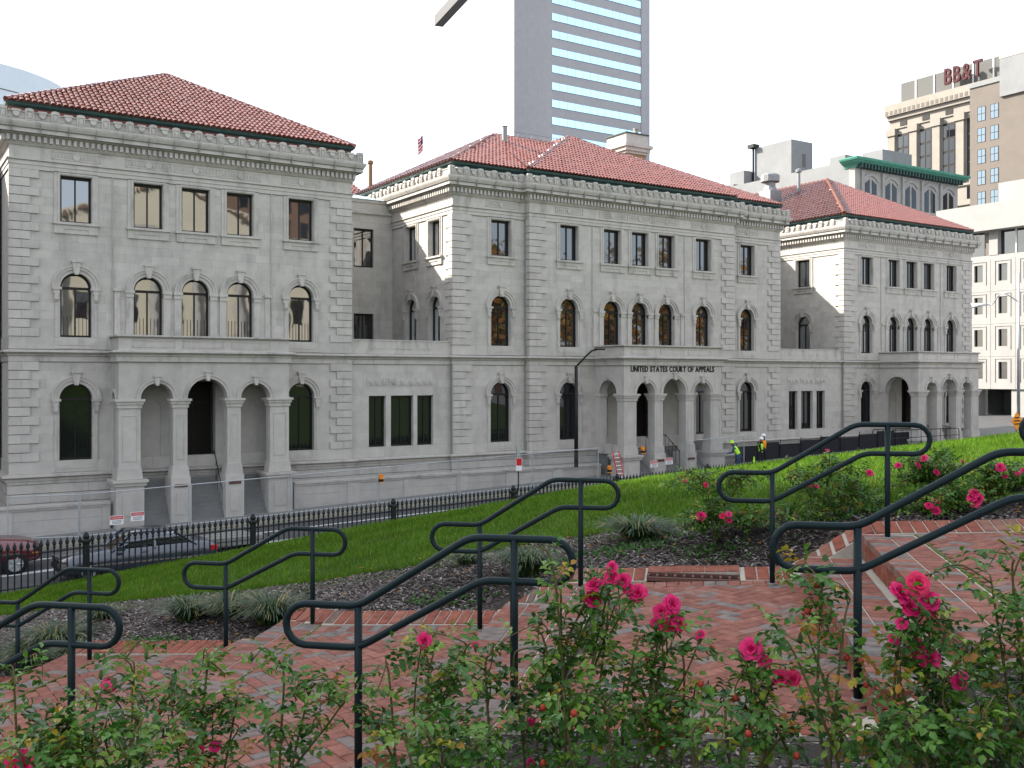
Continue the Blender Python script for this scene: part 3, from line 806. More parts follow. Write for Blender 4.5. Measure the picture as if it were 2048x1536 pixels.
# -------- left, middle and right pavilion fronts
pav = [  # frame, x0, x1, centres of bays, porch span (in a) or None, individually built stones
    (front(YW), LX0, LX1, [7.36, 10.29, 12.33, 14.34, 17.27], (8.75, 16.12), True),
    (front(YW), MX0, CX0, [28.5], None, False),
    (front(YC), CX0, CX1, [32.74, 35.8, 37.86, 39.92, 42.9], (34.59, 41.93), False),
    (front(YW), CX1, MX1, [47.12], None, False),
    (front(YW), RX0, RX1, [58.98, 62.0, 64.05, 66.1, 68.9], (60.36, 67.41), False)]
for fr, x0, x1, cs, porch, single in pav:
    up = [Op(c, 6.03, 99, OW+.23) for c in cs]
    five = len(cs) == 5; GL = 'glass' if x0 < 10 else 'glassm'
    for i, c in enumerate(cs):
        up.append(Op(c, Z_PB, 4.36+.30, OW+.20, True, OW+.30))
    wl_ = tag(MB(fr).box(x0+.3, x1-.3, 1.4, 12, -6.8, 11.1).build('pavilion_wall', 'mortar', CH))
    gr_ops = []
    for i, c in enumerate(cs):
        if not five or i in (0, 4): gr_ops.append(Op(c, Z_PL, -.28+.30, OW+.23, True, OW+.33))
    if porch: gr_ops.append(Op((porch[0]+porch[1])/2, -9, 99, (porch[1]-porch[0])/2-.15))
    ashlar(fr, wl_, x0, x1, Z_PB, Z_TOP, up, 19, single, True, REST)
    ashlar(fr, wl_, x0, x1, Z_PL, Z_SC, gr_ops, 11, single, True, REST)
    for i, c in enumerate(cs):
        win_rect(fr, c, 6.46, 8.40 if not five else 8.42, GL)
        win_arch(fr, c, Z_PB, 4.36, GL, consoles=(not five or i in (0, 4)), bars=(five and x0 < 10))
        if not five or i in (0, 4): win_arch(fr, c, Z_PL, -.28, GD, hw=OW+.03, bars=(x0 < 10 and i == 0)); apron_panel(fr, c, -4.0, Z_PL, OW+.22, TR)
        apron_panel(fr, c, 1.16, Z_PB, OW+.22, TR)
    if five:
        m = (cs[1]+cs[3])/2
        for s in (-1, 1):       # pilaster strips framing the three middle windows
            x = m+s*3.32; TR = MB(fr); TR.box(x-.12, x+.12, -.05, .02, 1.66, 3.68); TR.box(x-.17, x+.17, -.12, .02, 3.68, 3.80)
            x = m+s*3.5; TR.build('pilaster_strip', 'trim', CH); MB(fr).box(x-.012, x+.012, -.06, .02, 1.66, 8.9).build('wall_joint', 'trim', CH)
hq = (Z_TOP-Z_PB)/19; hg = (Z_SC-Z_PL)/11
for fr, a, sg, single, fl in ((front(YW), LX0, 1, True, 0), (front(YW), LX1, -1, True, 0), (front(YW), MX0, 1, True, 0), (front(YC), CX0, 1, True, 0),
                              (front(YC), CX1, -1, False, 0), (front(YW), MX1, -1, False, 0), (front(YW), RX0, 1, True, 0), (front(YW), RX1, -1, False, 0),
                              (side(MX0), YW, 1, False, 1), (side(RX0), YW, 1, False, 1), (side(CX0), YC, 1, False, 1)):
    ln = (1.08, .74) if fr.a[0] > .5 else (.74, .42)
    if fr.o[0] == CX0 and fr.a[1] > .5: ln = (.38, .30)
    quoins(fr, a, sg, Z_PB, 19, hq, single, QREST, bool(fl), ln, .42 if ln[0] > .9 else .36)
    if fr.a[0] > .5 or fr.o[0] == CX0: quoins(fr, a, sg, Z_PL, 11, hg, single, QREST, bool(fl), ln, .42 if ln[0] > .9 else .36)
# -------- side walls that show above the links
for X, y1, cs in ((MX0, 52.2, [46.96, 49.72]), (RX0, 52.0, [48.55])):
    fr = side(X); ops = [Op(c, 6.03, 99, OW+.23) for c in cs]+[Op(c, Z_PB-.6, 4.36+.30, OW+.20, True, OW+.30) for c in cs]
    w_ = MB(fr).box(YW+.3, y1+8, 1.4, 3, -6, 11).build('pavilion_side_wall', 'mortar', CH)
    ashlar(fr, w_, YW, y1, 1.0, Z_TOP, ops, 21, False, True, REST)
    for c in cs:
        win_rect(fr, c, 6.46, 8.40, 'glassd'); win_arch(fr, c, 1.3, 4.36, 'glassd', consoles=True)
MB(side(CX0)).box(YC, YW+.3, 0, .3, -4.2, 8.6).build('wall_return', 'trim', CH)
MB(side(CX1-.3)).box(YC, YW+.3, 0, .3, -4.2, 8.6).build('wall_return', 'trim', CH)
MB(side(LX1-.31)).box(YW+.02, 56, 0, .3, -5, 11).build('wall_return', 'stone', CH)
MB(side(MX1-.31)).box(YW+.02, 56, 0, .3, -5, 11).build('wall_return', 'stone', CH)
MB(side(LX0)).box(YW+.02, 58, 0, .3, -6.5, 11).build('wall_return', 'stone', CH)
# -------- low links between the pavilions
def link_wall(x0, x1, cs, back_windows):
    fr = front(YW+.16)
    ops = [Op(c, Z_PL, -.93, hw) for c, hw in cs]
    w_ = MB(fr).box(x0-.2, x1+.2, 1.5, 6.9, -6.5, .9).build('link_wall', 'mortar', CH)
    ashlar(fr, w_, x0, x1, Z_PL, -.93, ops, 7, False, True, REST); ashlar(fr, w_, x0, x1, -.93, Z_SC, [], 4, False, True, REST)
    for c, hw in cs:
        o = MB(fr).box(c-hw-.005, c+hw+.005, .02, .34, Z_PL-.03, Z_PL).build('window', 'trim', CH)
        MB(fr).box(c-hw, c-hw+.01, .0, .3, Z_PL, -.93).box(c+hw-.01, c+hw, .0, .3, Z_PL, -.93).box(c-hw, c+hw, .0, .3, -.95, -.93).build('reveal', 'trim', o)
        glazing(fr, o, c, hw-.01, Z_PL, -.95, False, 'glassg', dg=.26)
        q = MB(fr).box(c-hw-.1, c+hw+.1, -.025, .05, -.42, -.08)       # carved panel with rosettes
        for k in range(3):
            x = c+(k-1)*hw*.75; q.prism([(x+.13*math.cos(a*math.pi/4), -.25+.13*math.sin(a*math.pi/4)) for a in range(8)], -.06, 0); q.prism([(x+.05*math.cos(a*math.pi/3), -.25+.05*math.sin(a*math.pi/3)) for a in range(6)], -.09, 0)
        q.build('carved_panel', 'trim', o)
    # parapet with sunk panels above the string course, terrace behind
    p = MB(fr); p.box(x0, x1, 0, .4, 1.14, 1.80); p.box(x0, x1, -.03, .45, 1.80, 1.86)
    for c, hw in cs: p.box(c-hw, c+hw, -.02, .02, 1.40, 1.62)
    p.build('link_parapet', 'trim', CH)
    MB(fr).box(x0, x1, .4, 7.2, 1.0, 1.12).build('terrace', 'concrete', CH)
    # back wall of the recess
    fb = front(52.1); ops = [Op(c, a, b, .62) for c, a, b in back_windows]
    w_ = MB(fb).box(x0-.2, x1+.2, 1.4, 4, -6, 10.2).build('recess_wall', 'mortar', CH)
    zc = [1.0, 1.66, 3.6, 6.3, 8.45, 9.8]
    ashlar(fb, w_, x0, x1, 1.0, 1.45, [], 1, False, True, REST); ashlar(fb, w_, x0, x1, 1.45, 3.6, [o for o in ops if o.zt < 5], 6, False, True, REST)
    ashlar(fb, w_, x0, x1, 3.6, 6.25, [], 7, False, True, REST); ashlar(fb, w_, x0, x1, 6.25, 8.45, [o for o in ops if o.zt > 5], 6, False, True, REST)
    ashlar(fb, w_, x0, x1, 8.45, 9.95, [], 4, False, True, REST)
    for c, a, b in back_windows:
        o = MB(fb).box(c-.62, c+.62, .02, .34, a-.03, a).build('window', 'trim', CH)
        MB(fb).box(c-.62, c-.61, .0, .3, a, b).box(c+.61, c+.62, .0, .3, a, b).build('reveal', 'trim', o)
        glazing(fb, o, c, .61, a, b, False, 'glass', dg=.2)
    MB(fb).box(x0, x1, -.10, .3, 9.30, 9.42).box(x0, x1, -.05, .35, 9.95, 10.1).build('recess_cornice', 'trim', CH)
link_wall(LX1, MX0, [(21.32, .47), (22.70, .64), (24.02, .47)], [(21.9, 6.25, 8.45), (23.75, 6.25, 8.45), (23.75, 1.45, 3.6), (21.9, 1.45, 3.6)])
link_wall(MX1, RX0, [(51.62, .43), (52.98, .58), (54.35, .43)], [])
# -------- continuous mouldings
runL = [(LX0, 58), (LX0, YW), (LX1, YW), (LX1, 58)]
runM = [(MX0, 58), (MX0, YW), (CX0, YW), (CX0, YC), (CX1, YC), (CX1, YW), (MX1, YW), (MX1, 58)]
runR = [(RX0, 58), (RX0, YW), (RX1, YW), (RX1, 58)]
low = [(LX0, 50), (LX0, YW), (LX1, YW), (LX1, YW+.16), (MX0, YW+.16), (MX0, YW), (CX0, YW), (CX0, YC), (CX1, YC), (CX1, YW), (MX1, YW), (MX1, YW+.16), (RX0, YW+.16), (RX0, YW), (RX1, YW), (RX1, 50)]
SC_PROF = [(-.2,.64),(.05,.64),(.05,.855),(.10,.875),(.10,.93),(.20,.975),(.20,1.005),(.27,1.015),(.27,1.085),(-.2,1.16)]
MB().sweep(low, SC_PROF).build('string_course', 'trim', CH)
def shadow_strip(run, o, z, h): return MB().sweep(run, [(o-.08, z), (o, z), (o, z+h), (o-.08, z+h)]).build('painted_shadow_line', 'shadow_strip', CH)  # thin dark strip that paints the shadow line of a moulding
shadow_strip(low, .262, .998, .017); shadow_strip(low, .104, .872, .012); shadow_strip(low, .052, .626, .014); shadow_strip(low, .29, -4.135, .016); shadow_strip(low, .12, -4.435, .016)
# plinth bands of separate slabs
def band(run, z0, z1, o, name, step=1.9):
    mb = MB()
    for (xa, ya), (xb, yb) in zip(run, run[1:]):
        L = math.hypot(xb-xa, yb-ya)
        if L < .6: continue
        n = max(1, round(L/step)); ux, uy = (xb-xa)/L, (yb-ya)/L; nx, ny = uy, -ux
        e0 = -o; 
        for k in range(n):
            p, q = (L*k/n+.004 if k else (-o if abs(uy) < .5 else 0)), (L*(k+1)/n-.004 if k < n-1 else (L+o if abs(uy) < .5 else L-.302)); mb.tone = rng.random()*.98
            pl = [(xa+ux*p+nx*o, ya+uy*p+ny*o), (xa+ux*q+nx*o, ya+uy*q+ny*o), (xa+ux*q-nx*.3, ya+uy*q-ny*.3), (xa+ux*p-nx*.3, ya+uy*p-ny*.3)]
            mb.slab(pl, z0+.002, z1-.002)
    return mb.build(name, 'stone', CH)
for run in ([(LX0, 50), (LX0, YW), (LX1, YW)], [(MX0, 50), (MX0, YW), (CX0, YW)], [(CX0, YC), (CX1, YC)], [(CX1, YW), (MX1, YW)], [(RX0, 50), (RX0, YW), (RX1, YW)]):
    band(run, 1.15, Z_PB, .035, 'plinth_band')
band(low, -4.0, Z_PL, .035, 'plinth_band')
MB().sweep(low, [(-.2,-4.42),(.10,-4.42),(.12,-4.30),(.16,-4.28),(.16,-4.18),(.30,-4.12),(.30,-4.06),(-.2,-3.96)]).build('water_table', 'trim', CH)
for z0, z1, o in ((-7.0, -5.62, .16), (-5.6, -5.22, .13), (-5.2, -4.82, .13), (-4.80, -4.43, .10)): band(low, z0, z1, o, 'base_course', 1.5)
# cornices
ENT = [(-.3,8.53),(.045,8.53),(.045,8.70),(.075,8.71),(.075,8.86),(.13,8.90),(.13,8.95),(.03,8.96),(.03,9.46),(.08,9.48),(.16,9.58),(.16,9.60),(.16,9.86),(.28,9.90),(.32,9.94),(.46,9.95),(.46,10.12),(.50,10.14),(.57,10.26),(.60,10.34),(.60,10.38),(-.3,10.42)]
PAR = [(.22,10.40),(.48,10.40),(.48,10.46),(.43,10.48),(.41,10.72),(.45,10.75),(.45,10.79),(.22,10.79)]
def dentils(x0, x1, Y, mb, z0=9.615, z1=9.85, w=.125, pitch=.228):
    n = int((x1-x0)/pitch); pitch = (x1-x0)/n; mb.fr = front(Y)
    for k in range(n): c = x0+pitch*(k+.5); mb.box(c-w/2, c+w/2, -.29, -.15, z0, z1)
def frieze_panels(x0, x1, Y, spans, mb):
    mb.fr = front(Y)
    for a, b in spans:
        z0, z1 = 9.05, 9.38; mb.box(a, b, -.052, -.02, z0, z0+.03); mb.box(a, b, -.052, -.02, z1-.03, z1); mb.box(a, a+.03, -.052, -.02, z0, z1); mb.box(b-.03, b, -.052, -.02, z0, z1)
        c = (a+b)/2; n = max(2, int((b-a)/2/.14)-1)
        for s in (-1, 1):
            for k in range(n):
                x = c+s*(.22+(b-a-.5)/2*k/n); mb.box(x-.032, x+.032, -.058, -.02, z0+.09, z1-.09)
        mb.prism([(c+.15*math.cos(q*math.pi/5), 9.215+.15*math.sin(q*math.pi/5)) for q in range(10)], -.075, -.02)
def antefix(fr, c, big, z=10.42, d=-.50):
    mb = MB(fr)
    if big:
        w, h = .165, .50
        mb.prism([(c-w, z), (c+w, z), (c+w, z+h-.08), (c+w*.75, z+h-.02), (c, z+h), (c-w*.75, z+h-.02), (c-w, z+h-.08)], d, d+.2)
        for x0, x1, z0, z1 in ((c-w+.02, c-w+.06, .06, h-.12), (c+w-.06, c+w-.02, .06, h-.12), (c-w+.06, c+w-.06, h-.14, h-.10)): mb.box(x0, x1, d-.03, d, z+z0, z+z1)
        mb.box(c-.075, c+.075, d-.035, d, z+.08, z+.30); mb.box(c-.04, c+.04, d-.05, d, z+.13, z+.25)
    else:
        mb.prism([(c-.20, z+.33), (c+.20, z+.33), (c+.16, z+.42), (c-.16, z+.42)], d, d+.18); mb.prism([(c-.14, z+.31), (c-.10, z+.17), (c, z+.11), (c+.10, z+.17), (c+.14, z+.31)], d-.02, d+.16)
    return mb
for run, fronts in ((runL, [(LX0, LX1, YW)]), (runM, [(MX0, CX0, YW), (CX0, CX1, YC), (CX1, MX1, YW)]), (runR, [(RX0, RX1, YW)])):
    cor = MB().sweep(run, ENT).build('cornice', 'trim', CH)
    shadow_strip(run, .51, 10.118, .018); shadow_strip(run, .465, 9.934, .016); shadow_strip(run, .125, 8.884, .013); shadow_strip(run, .05, 8.516, .013); shadow_strip(run, .485, 10.462, .014)
    par = MB().sweep(run, PAR).build('parapet', 'trim', CH)
    dm, fm, sm = MB(), MB(), MB()
    for x0, x1, Y in fronts:
        dentils(x0-.2, x1+.2, Y, dm)
        # joints of the crown moulding
        n = int((x1-x0)/1.05); sm.fr = front(Y)
        for k in range(n+1):
            x = x0+(x1-x0)*k/n; sm.box(x-.004, x+.004, -.603, -.4, 9.96, 10.38)
        n = max(4, int(round((x1-x0+1.2)/1.0))); n += n % 2; 
        for k in range(n+1):
            x = x0-.30+(x1-x0+.60)*k/n
            if x0 > LX0+1 and Y == YW and ((k == n and x1 == CX0) or (k == 0 and x0 == CX1)): continue
            antefix(front(Y), x, True).build('antefix', 'trim', par)
            if k < n: antefix(front(Y), x+(x1-x0+.60)/n/2, False).build('scroll', 'trim', par)
        for p in pav:
            if p[1] == x0: frieze_panels(x0, x1, Y, [(c-.95, c+.95) for c in p[3]], fm)
    # visible west flanks
    x, y0 = run[0][0], run[1][1]
    dm.fr = side(x); n = 46
    for k in range(n): c = y0-.1+.24*k; dm.box(c-.06, c+.06, -.33, -.15, 9.615, 9.85)
    for k in range(9):
        c = y0+.6+1.0*k; antefix(side(x), c, True).build('antefix', 'trim', par); antefix(side(x), c+.5, False).build('scroll', 'trim', par)
    tag(dm.build('dentil_course', 'trim', cor), kind='stuff'); tag(fm.build('frieze_panels', 'trim', cor), kind='stuff'); tag(sm.build('cornice_joints', 'mortar', cor), kind='stuff')
# merged remainder of the stones
wr = tag(REST.build('ashlar_field', 'stone', CH), kind='stuff'); tag(QREST.build('quoin_field', 'stone', CH), kind='stuff')

# -------- arcaded porches
def porch(x0, x1, Yf, Yw, gz, words=None):
    fr = front(Yf); D = Yw-Yf; c = (x0+x1)/2; H = (x1-x0)/2
    po, pi_ = .88, .60                                   # pier widths
    w2 = H*2*.235                                        # centre bay
    ia, ib = c-w2/2*1.0, c+w2/2*1.0
    x_in = [x0, x0+po, ia-pi_, ia, ib, ib+pi_, x1-po, x1]
    # three arches
    arcs = []
    for k in (1, 3, 5):
        a, b = x_in[k], x_in[k+1]; arcs.append(((a+b)/2, (b-a)/2))
    root = MB(fr)
    zsp = -.94
    def outline(a0, a1, arcs, z1):
        pl = [(a0, z1), (a1, z1), (a1, zsp)]
        for cc, r in sorted(arcs, reverse=True):
            pl += [(cc+r*math.cos(math.pi*k/14), zsp+r*math.sin(math.pi*k/14)) for k in range(15)]
        return pl+[(a0, zsp)]
    root.prism(outline(x0, x1, arcs, .20), 0, .58)
    root.box(x0, x1, .0, D, .20, .66)
    P = root.build('portico', 'stone', CH)
    fs = side(x0)
    sr = max(.3, min(.95, (D-.58-.45)/2)); sc = Yf+.58+(D-.58-.45)/2 + .02
    for X_, s in ((x0, 1), (x1-.5, 1)):
        f2 = side(X_); MB(f2).prism(outline(Yf+.581, Yw+.1, [(sc, sr)], .20), 0, .5).build('porch_flank', 'stone', P)
        q = MB(f2).prism(ring(sc, zsp, sr, sr+.14), -.05, .1); q.build('archivolt', 'trim', P)
        b = MB(f2); b.box(Yw-.42, Yw+.1, -.0, .5, -4.3, zsp); b.box(Yw-.50, Yw+.1, -.07, .5, -1.1, zsp-.0); b.build('pilaster', 'stone', P)
        b = MB(f2); b.box(Yf+.6, Yw, -.02, .3, -4.3, -3.75); b.build('porch_rail_wall', 'trim', P)
    for cc, r in arcs:
        q = MB(fr).prism(ring(cc, zsp, r, r+.12, 16), -.035, .1).prism(ring(cc, zsp, r+.12, r+.18, 16), -.07, .1); q.build('archivolt', 'trim', P)
        keystone(fr, P, cc, zsp+r+.02, .72, -.12)
    for k, (a, b) in enumerate(((x_in[0], x_in[1]), (x_in[2], x_in[3]), (x_in[4], x_in[5]), (x_in[6], x_in[7]))):
        outer = k in (0, 3); m = MB(fr)
        m.box(a, b, .0, .58, -3.83, -1.32)
        p = m.build('pier', 'stone', P)
        t = MB(fr)
        t.box(a-.05, b+.05, -.05, .63, -1.32, -1.16); t.box(a-.10, b+.10, -.10, .68, -1.16, -1.04); t.box(a-.16, b+.16, -.16, .74, -1.04, -.94)
        t.build('capital', 'trim', p)
        w = b-a
        f = MB(fr)                                        # sunk panel border on the shaft
        for q in ((a+.14, a+.17), (b-.17, b-.14)): f.box(q[0], q[1], -.018, .02, -3.55, -1.62)
        f.box(a+.17, b-.17, -.018, .02, -1.65, -1.62); f.box(a+.17, b-.17, -.018, .02, -3.55, -3.52); f.build('panel_moulding', 'trim', p)
        f = MB(fr); f.prism([(a-.09, -4.30), (b+.09, -4.30), (b+.03, -3.83), (a-.03, -3.83)], -.06, .64); f.build('pier_base', 'stone', p)
        g = MB(fr)
        if outer:
            g.box(a-.12, b+.12, -.14, 1.0, gz-.1, -4.56); g.box(a-.20, b+.20, -.22, 1.05, -4.56, -4.42); g.box(a-.27, b+.27, -.30, 1.1, -4.42, -4.31)
            g.box(a+.14, b-.14, -.17, -.13, -5.8, -4.85)
        else:
            g.box(a-.11, b+.11, -.12, 1.0, gz-.1, -4.30); g.box(a+.1, b-.1, -.15, -.1, -5.9, -4.95)
        g.build('pedestal', 'stone', p)
        if not outer:
            MB(fr).box((a+b)/2-.27, (a+b)/2+.27, -.16, -.11, -4.72, -4.60).build('plaque', 'plaque', p)
    run = [(x0, Yw), (x0, Yf), (x1, Yf), (x1, Yw)]
    MB().sweep(run, [(o+.0 if o < 0 else o+.03, z) for o, z in SC_PROF]).build('porch_cornice', 'trim', P)
    shadow_strip(run, .292, .998, .017); shadow_strip(run, .082, .626, .014); shadow_strip(run, .085, 1.655, .014)
    pw = MB(fr); pw.box(x0, x1, .0, .35, 1.12, 1.66); pw.box(x0, x0+.35, .35, D, 1.12, 1.66); pw.box(x1-.35, x1, .35, D, 1.12, 1.66)
    for k in range(3):
        a = x0+.55+(x1-x0-1.1)*k/3; b = a+(x1-x0-1.1)/3-.35
        for q in ((a, b, 1.25, 1.28), (a, b, 1.52, 1.55)): pw.box(q[0], q[1], -.022, .02, q[2], q[3])
        pw.box(a, a+.03, -.022, .02, 1.25, 1.55); pw.box(b-.03, b, -.022, .02, 1.25, 1.55)
    pw.build('porch_parapet', 'stone', P)
    MB().sweep(run, [(-.40,1.66),(.05,1.66),(.09,1.70),(.09,1.76),(-.40,1.78)]).build('porch_coping', 'trim', P)
    MB(fr).box(x0+.05, x1-.05, .3, D, .66, 1.1).build('porch_roof', 'concrete', P)
    # floor, steps, back wall with a dark doorway and niches
    MB(fr).box(x0+.1, x1-.1, 1.55, D+1.6, gz-.2, -4.30).build('porch_floor', 'concrete', P)
    n = 11; rise = (-4.30-gz)/n; run_ = 1.5/n
    for k in range(n): MB(fr).box(x0+po+.05, x1-po-.05, .1+run_*k, 1.6, gz+rise*k-.05 if k else gz-.3, gz+rise*(k+1)).build('step', 'concrete', P)
    bk = MB(front(Yw)); dw = w2/2-.05
    bk.box(x0, c-dw, .12, .5, -4.3, .3); bk.box(c+dw, x1, .12, .5, -4.3, .3); bk.box(c-dw, c+dw, .12, .5, -.2, .3)
    for s in (-1, 1):
        cc = c+s*(w2/2+pi_+ (arcs[0][1])); 
        bk.prism(ring(cc, -1.5, .55, .62, 12), .06, .13); bk.box(cc-.62, cc-.55, .06, .13, -3.6, -1.5); bk.box(cc+.55, cc+.62, .06, .13, -3.6, -1.5); bk.box(cc-.72, cc+.72, .02, .13, -3.72, -3.6)
    bk.build('porch_back_wall', 'stone', P)
    dr = MB(front(Yw)).box(c-dw, c+dw, .9, 1.0, -4.3, -.2).build('door', 'door', P)
    MB(front(Yw)).box(c-.03, c+.03, .86, .9, -4.2, -1.2).box(c-dw, c+dw, .85, .9, -1.25, -1.12).build('door_stile', 'frame', dr)
    h = MB()
    for s in (-1, 1):
        x = c+s*(w2/2-.12)
        h.tube([(x, Yf+.35, gz+.9+rise*2), (x, Yf+1.55, -3.4), (x, Yf+1.9, -3.4)], .022, 8)
        for k in range(5): yy = Yf+.4+.3*k; h.tube([(x, yy, gz+rise*(k*2+1)), (x, yy, gz+.95+ (yy-Yf-.35)/1.2*(-3.4-gz-.9-rise*2)+rise*2)], .012, 6)
    h.build('step_railing', 'iron', P)
    if words:
        letters(words, .43, .015, .010, 'letter', P, Vector((c-.06, Yf-.02, .285)), Vector((1, 0, 0)), R(0), 6.3)
    return P
porch(8.75, 16.12, 43.5, YW, zs(12.4)+.1)
porch(34.59, 41.93, 42.05, YC, zs(38.2)+.1, 'UNITED STATES COURT OF APPEALS')
porch(60.36, 67.41, 41.84, YW, zs(64)+.1)
# -------- retaining walls of the areaways
def area_wall(x0, x1, Y, zt):
    n = max(1, int((x1-x0)/2.7)); o = MB(front(Y))
    for k in range(n):
        a, b = x0+(x1-x0)*k/n, x0+(x1-x0)*(k+1)/n; o.tone = rng.random()
        for r in range(3):
            z0 = zt-.1-.5*(r+1); o.box(a+.003, b-.003, -.0 if r else -.0, .4, z0+.004, z0+.5-.004)
    o.build('areaway_wall', 'stone', CH)
    MB(front(Y)).box(x0, x1, -.10, .5, zt-.09, zt).box(x0, x1, -.05, .45, zt-.18, zt-.09).build('areaway_coping', 'trim', CH)
    p = MB(front(Y))
    for k in range(n+1):
        a = x0+(x1-x0)*k/n; p.box(max(x0, a-.32), min(x1, a+.32), -.04, .1, zt-2.2, zt-.19); p.box(max(x0, a-.36), min(x1, a+.36), -.09, .1, zt-2.2, zt-1.25)
    p.build('areaway_pilasters', 'stone', CH)
area_wall(0.5, 8.5, 43.9, -5.2); area_wall(16.45, 34.3, 43.75, -4.85); area_wall(42.3, 60.0, 43.7, -4.75)
# downpipes
dp = MB()
for X, Y, z0, z1 in ((25.47, 44.92, -4, .7), (30.02, 44.85, -4, 8.6)): dp.box(X-.03, X+.03, Y-.03, Y+.05, z0, z1)
dp.build('joint_cover', 'mortar', CH)
# ---------------------------------------------------------------- tiled roofs
ZE = 11.25
def tile_geom(mb, o, e, u, nrm, r, ln):
    """one barrel tile: o lower middle, e across, u up slope"""
    n = 6; ring0, ring1 = [], []; jz = rng.uniform(0, .016)
    for k in range(n+1):
        a = math.pi*k/n; x, h = -math.cos(a), math.sin(a)
        ring0.append(o+e*(x*r)+nrm*(h*r*1.05+.007+jz)); ring1.append(o+u*ln+e*(x*r*.93)+nrm*(h*r*.97-.002))
    b = mb.pts([tuple(p) for p in ring0+ring1])
    for k in range(n): mb.face([b+k, b+k+1, b+n+2+k, b+n+1+k])
    mb.face([b+k for k in range(n+1)])
def roof_face(name, poly, e, parent, colw=.238, roww=.42, single=0):
    """poly: corners of a planar roof face, first two along the eave (left to right as seen from outside)"""
    P = [Vector(p) for p in poly]; e = (P[1]-P[0]).normalized(); nrm = (P[1]-P[0]).cross(P[2]-P[0]).normalized()
    if nrm.z < 0: nrm = -nrm
    u = nrm.cross(e).normalized()
    if u.z < 0: u = -u
    Q = [((p-P[0]).dot(e), (p-P[0]).dot(u)) for p in P]
    base = MB().poly3(P).build(name, 'tile', parent)
    mb = MB(); L = Q[1][0]; H = max(q[1] for q in Q); cnt = 0
    nc = int(L/colw); cw = L/nc
    def inside(x, y):
        r = False; j = len(Q)-1
        for i in range(len(Q)):
            if (Q[i][1] > y) != (Q[j][1] > y) and x < (Q[j][0]-Q[i][0])*(y-Q[i][1])/(Q[j][1]-Q[i][1])+Q[i][0]: r = not r
            j = i
        return r
    for row in range(int(H/roww)+1):
        for c in range(nc):
            x = cw*(c+.5); y = roww*row-.08
            if not inside(x, max(y+roww*.6, .02)): continue
            jx, jy = rng.uniform(-.008, .008), rng.uniform(-.012, .012)
            o = P[0]+e*(x+jx)+u*(y+jy)
            if row*nc+c < 1e9 and cnt < single:
                cnt += 1
                m1 = MB(); tile_geom(m1, o, e, u, nrm, cw*.46, roww+.05); m1.build('roof_tile', 'tile', base, True)
            else:
                mb.tone = rng.random()*.98+.005; tile_geom(mb, o, e, u, nrm, cw*.46, roww+.05)
    if mb.f: tag(mb.build('roof_tile_field', 'tile', base, True), kind='stuff')
    return base
def cap_line(p, q, parent, m='tile', r=.13, step=.40):
    p, q = Vector(p), Vector(q); d = (q-p); n = max(1, int(d.length/step)); d = d/n; mb = MB()
    for k in range(n):
        a = p+d*k; mb.tone = rng.random()*.98; mb.tube([a, a+d*1.06], r, 7, False, r*.8)
    return tag(mb.build('ridge_tiles', m, parent), kind='stuff')
def eave(run, parent, strip='copper', zt=ZE):
    """dark copper gutter and the brick attic strip under it"""
    MB().sweep(run, [(-.12, 10.4), (.02, 10.4), (.02, 11.02), (-.12, 11.02)]).build('attic_strip', strip, parent)
    MB().sweep(run, [(-.1, 11.02), (.05, 11.02), (.12, 11.09), (.15, 11.10), (.18, zt-.03), (.15, zt-.02), (-.1, zt-.02)]).build('gutter', 'copper', parent)
E_ = .16
def hip_block(x0, x1, y0, y1, apex_y, zr, xr0, xr1, parent, single=0, cw=.232, gut=True, west=True):
    """hip roof; ridge from (xr0..xr1) or running back when xr0 == xr1"""
    A, B = (x0-E_, y0-E_, ZE), (x1+E_, y0-E_, ZE); D_, C_ = (x0-E_, y1, ZE), (x1+E_, y1, ZE)
    if xr0 == xr1:
        F0, F1 = (xr0, apex_y, zr), (xr0, y1, zr)
        f = roof_face('roof', [A, B, F0], None, parent, cw, single=single)
        if west: roof_face('roof', [D_, A, F0, F1], None, parent, cw*1.2, .45)
        else: MB().poly3([D_, A, F0, F1]).build('roof', 'tile', parent)
        MB().poly3([B, C_, F1, F0]).build('roof', 'tile', parent)
        MB().poly3([D_, F1, C_]).build('gable_end', 'attic', parent)
        cap_line(A, F0, f); cap_line(B, F0, f); cap_line(F0, F1, f)
    else:
        F0, F1 = (xr0, apex_y, zr), (xr1, apex_y, zr)
        f = roof_face('roof', [A, B, F1, F0], None, parent, cw, single=single)
        roof_face('roof', [D_, A, F0], None, parent, cw*1.3, .5)
        MB().poly3([B, C_, F1]).build('roof', 'tile', parent); MB().poly3([C_, D_, F0, F1]).build('roof', 'tile', parent)
        cap_line(A, F0, f); cap_line(B, F1, f); cap_line(F0, F1, f)
    return f
rl = hip_block(LX0, LX1, YW, 62, 52.4, 15.50, 12.85, 12.85, CH, single=285, west=False)
eave(runL, CH, 'attic')
rm = hip_block(MX0, MX1, YW, 59.4, 52.0, 14.95, 32.5, 43.0, CH)
eave(runM, CH)
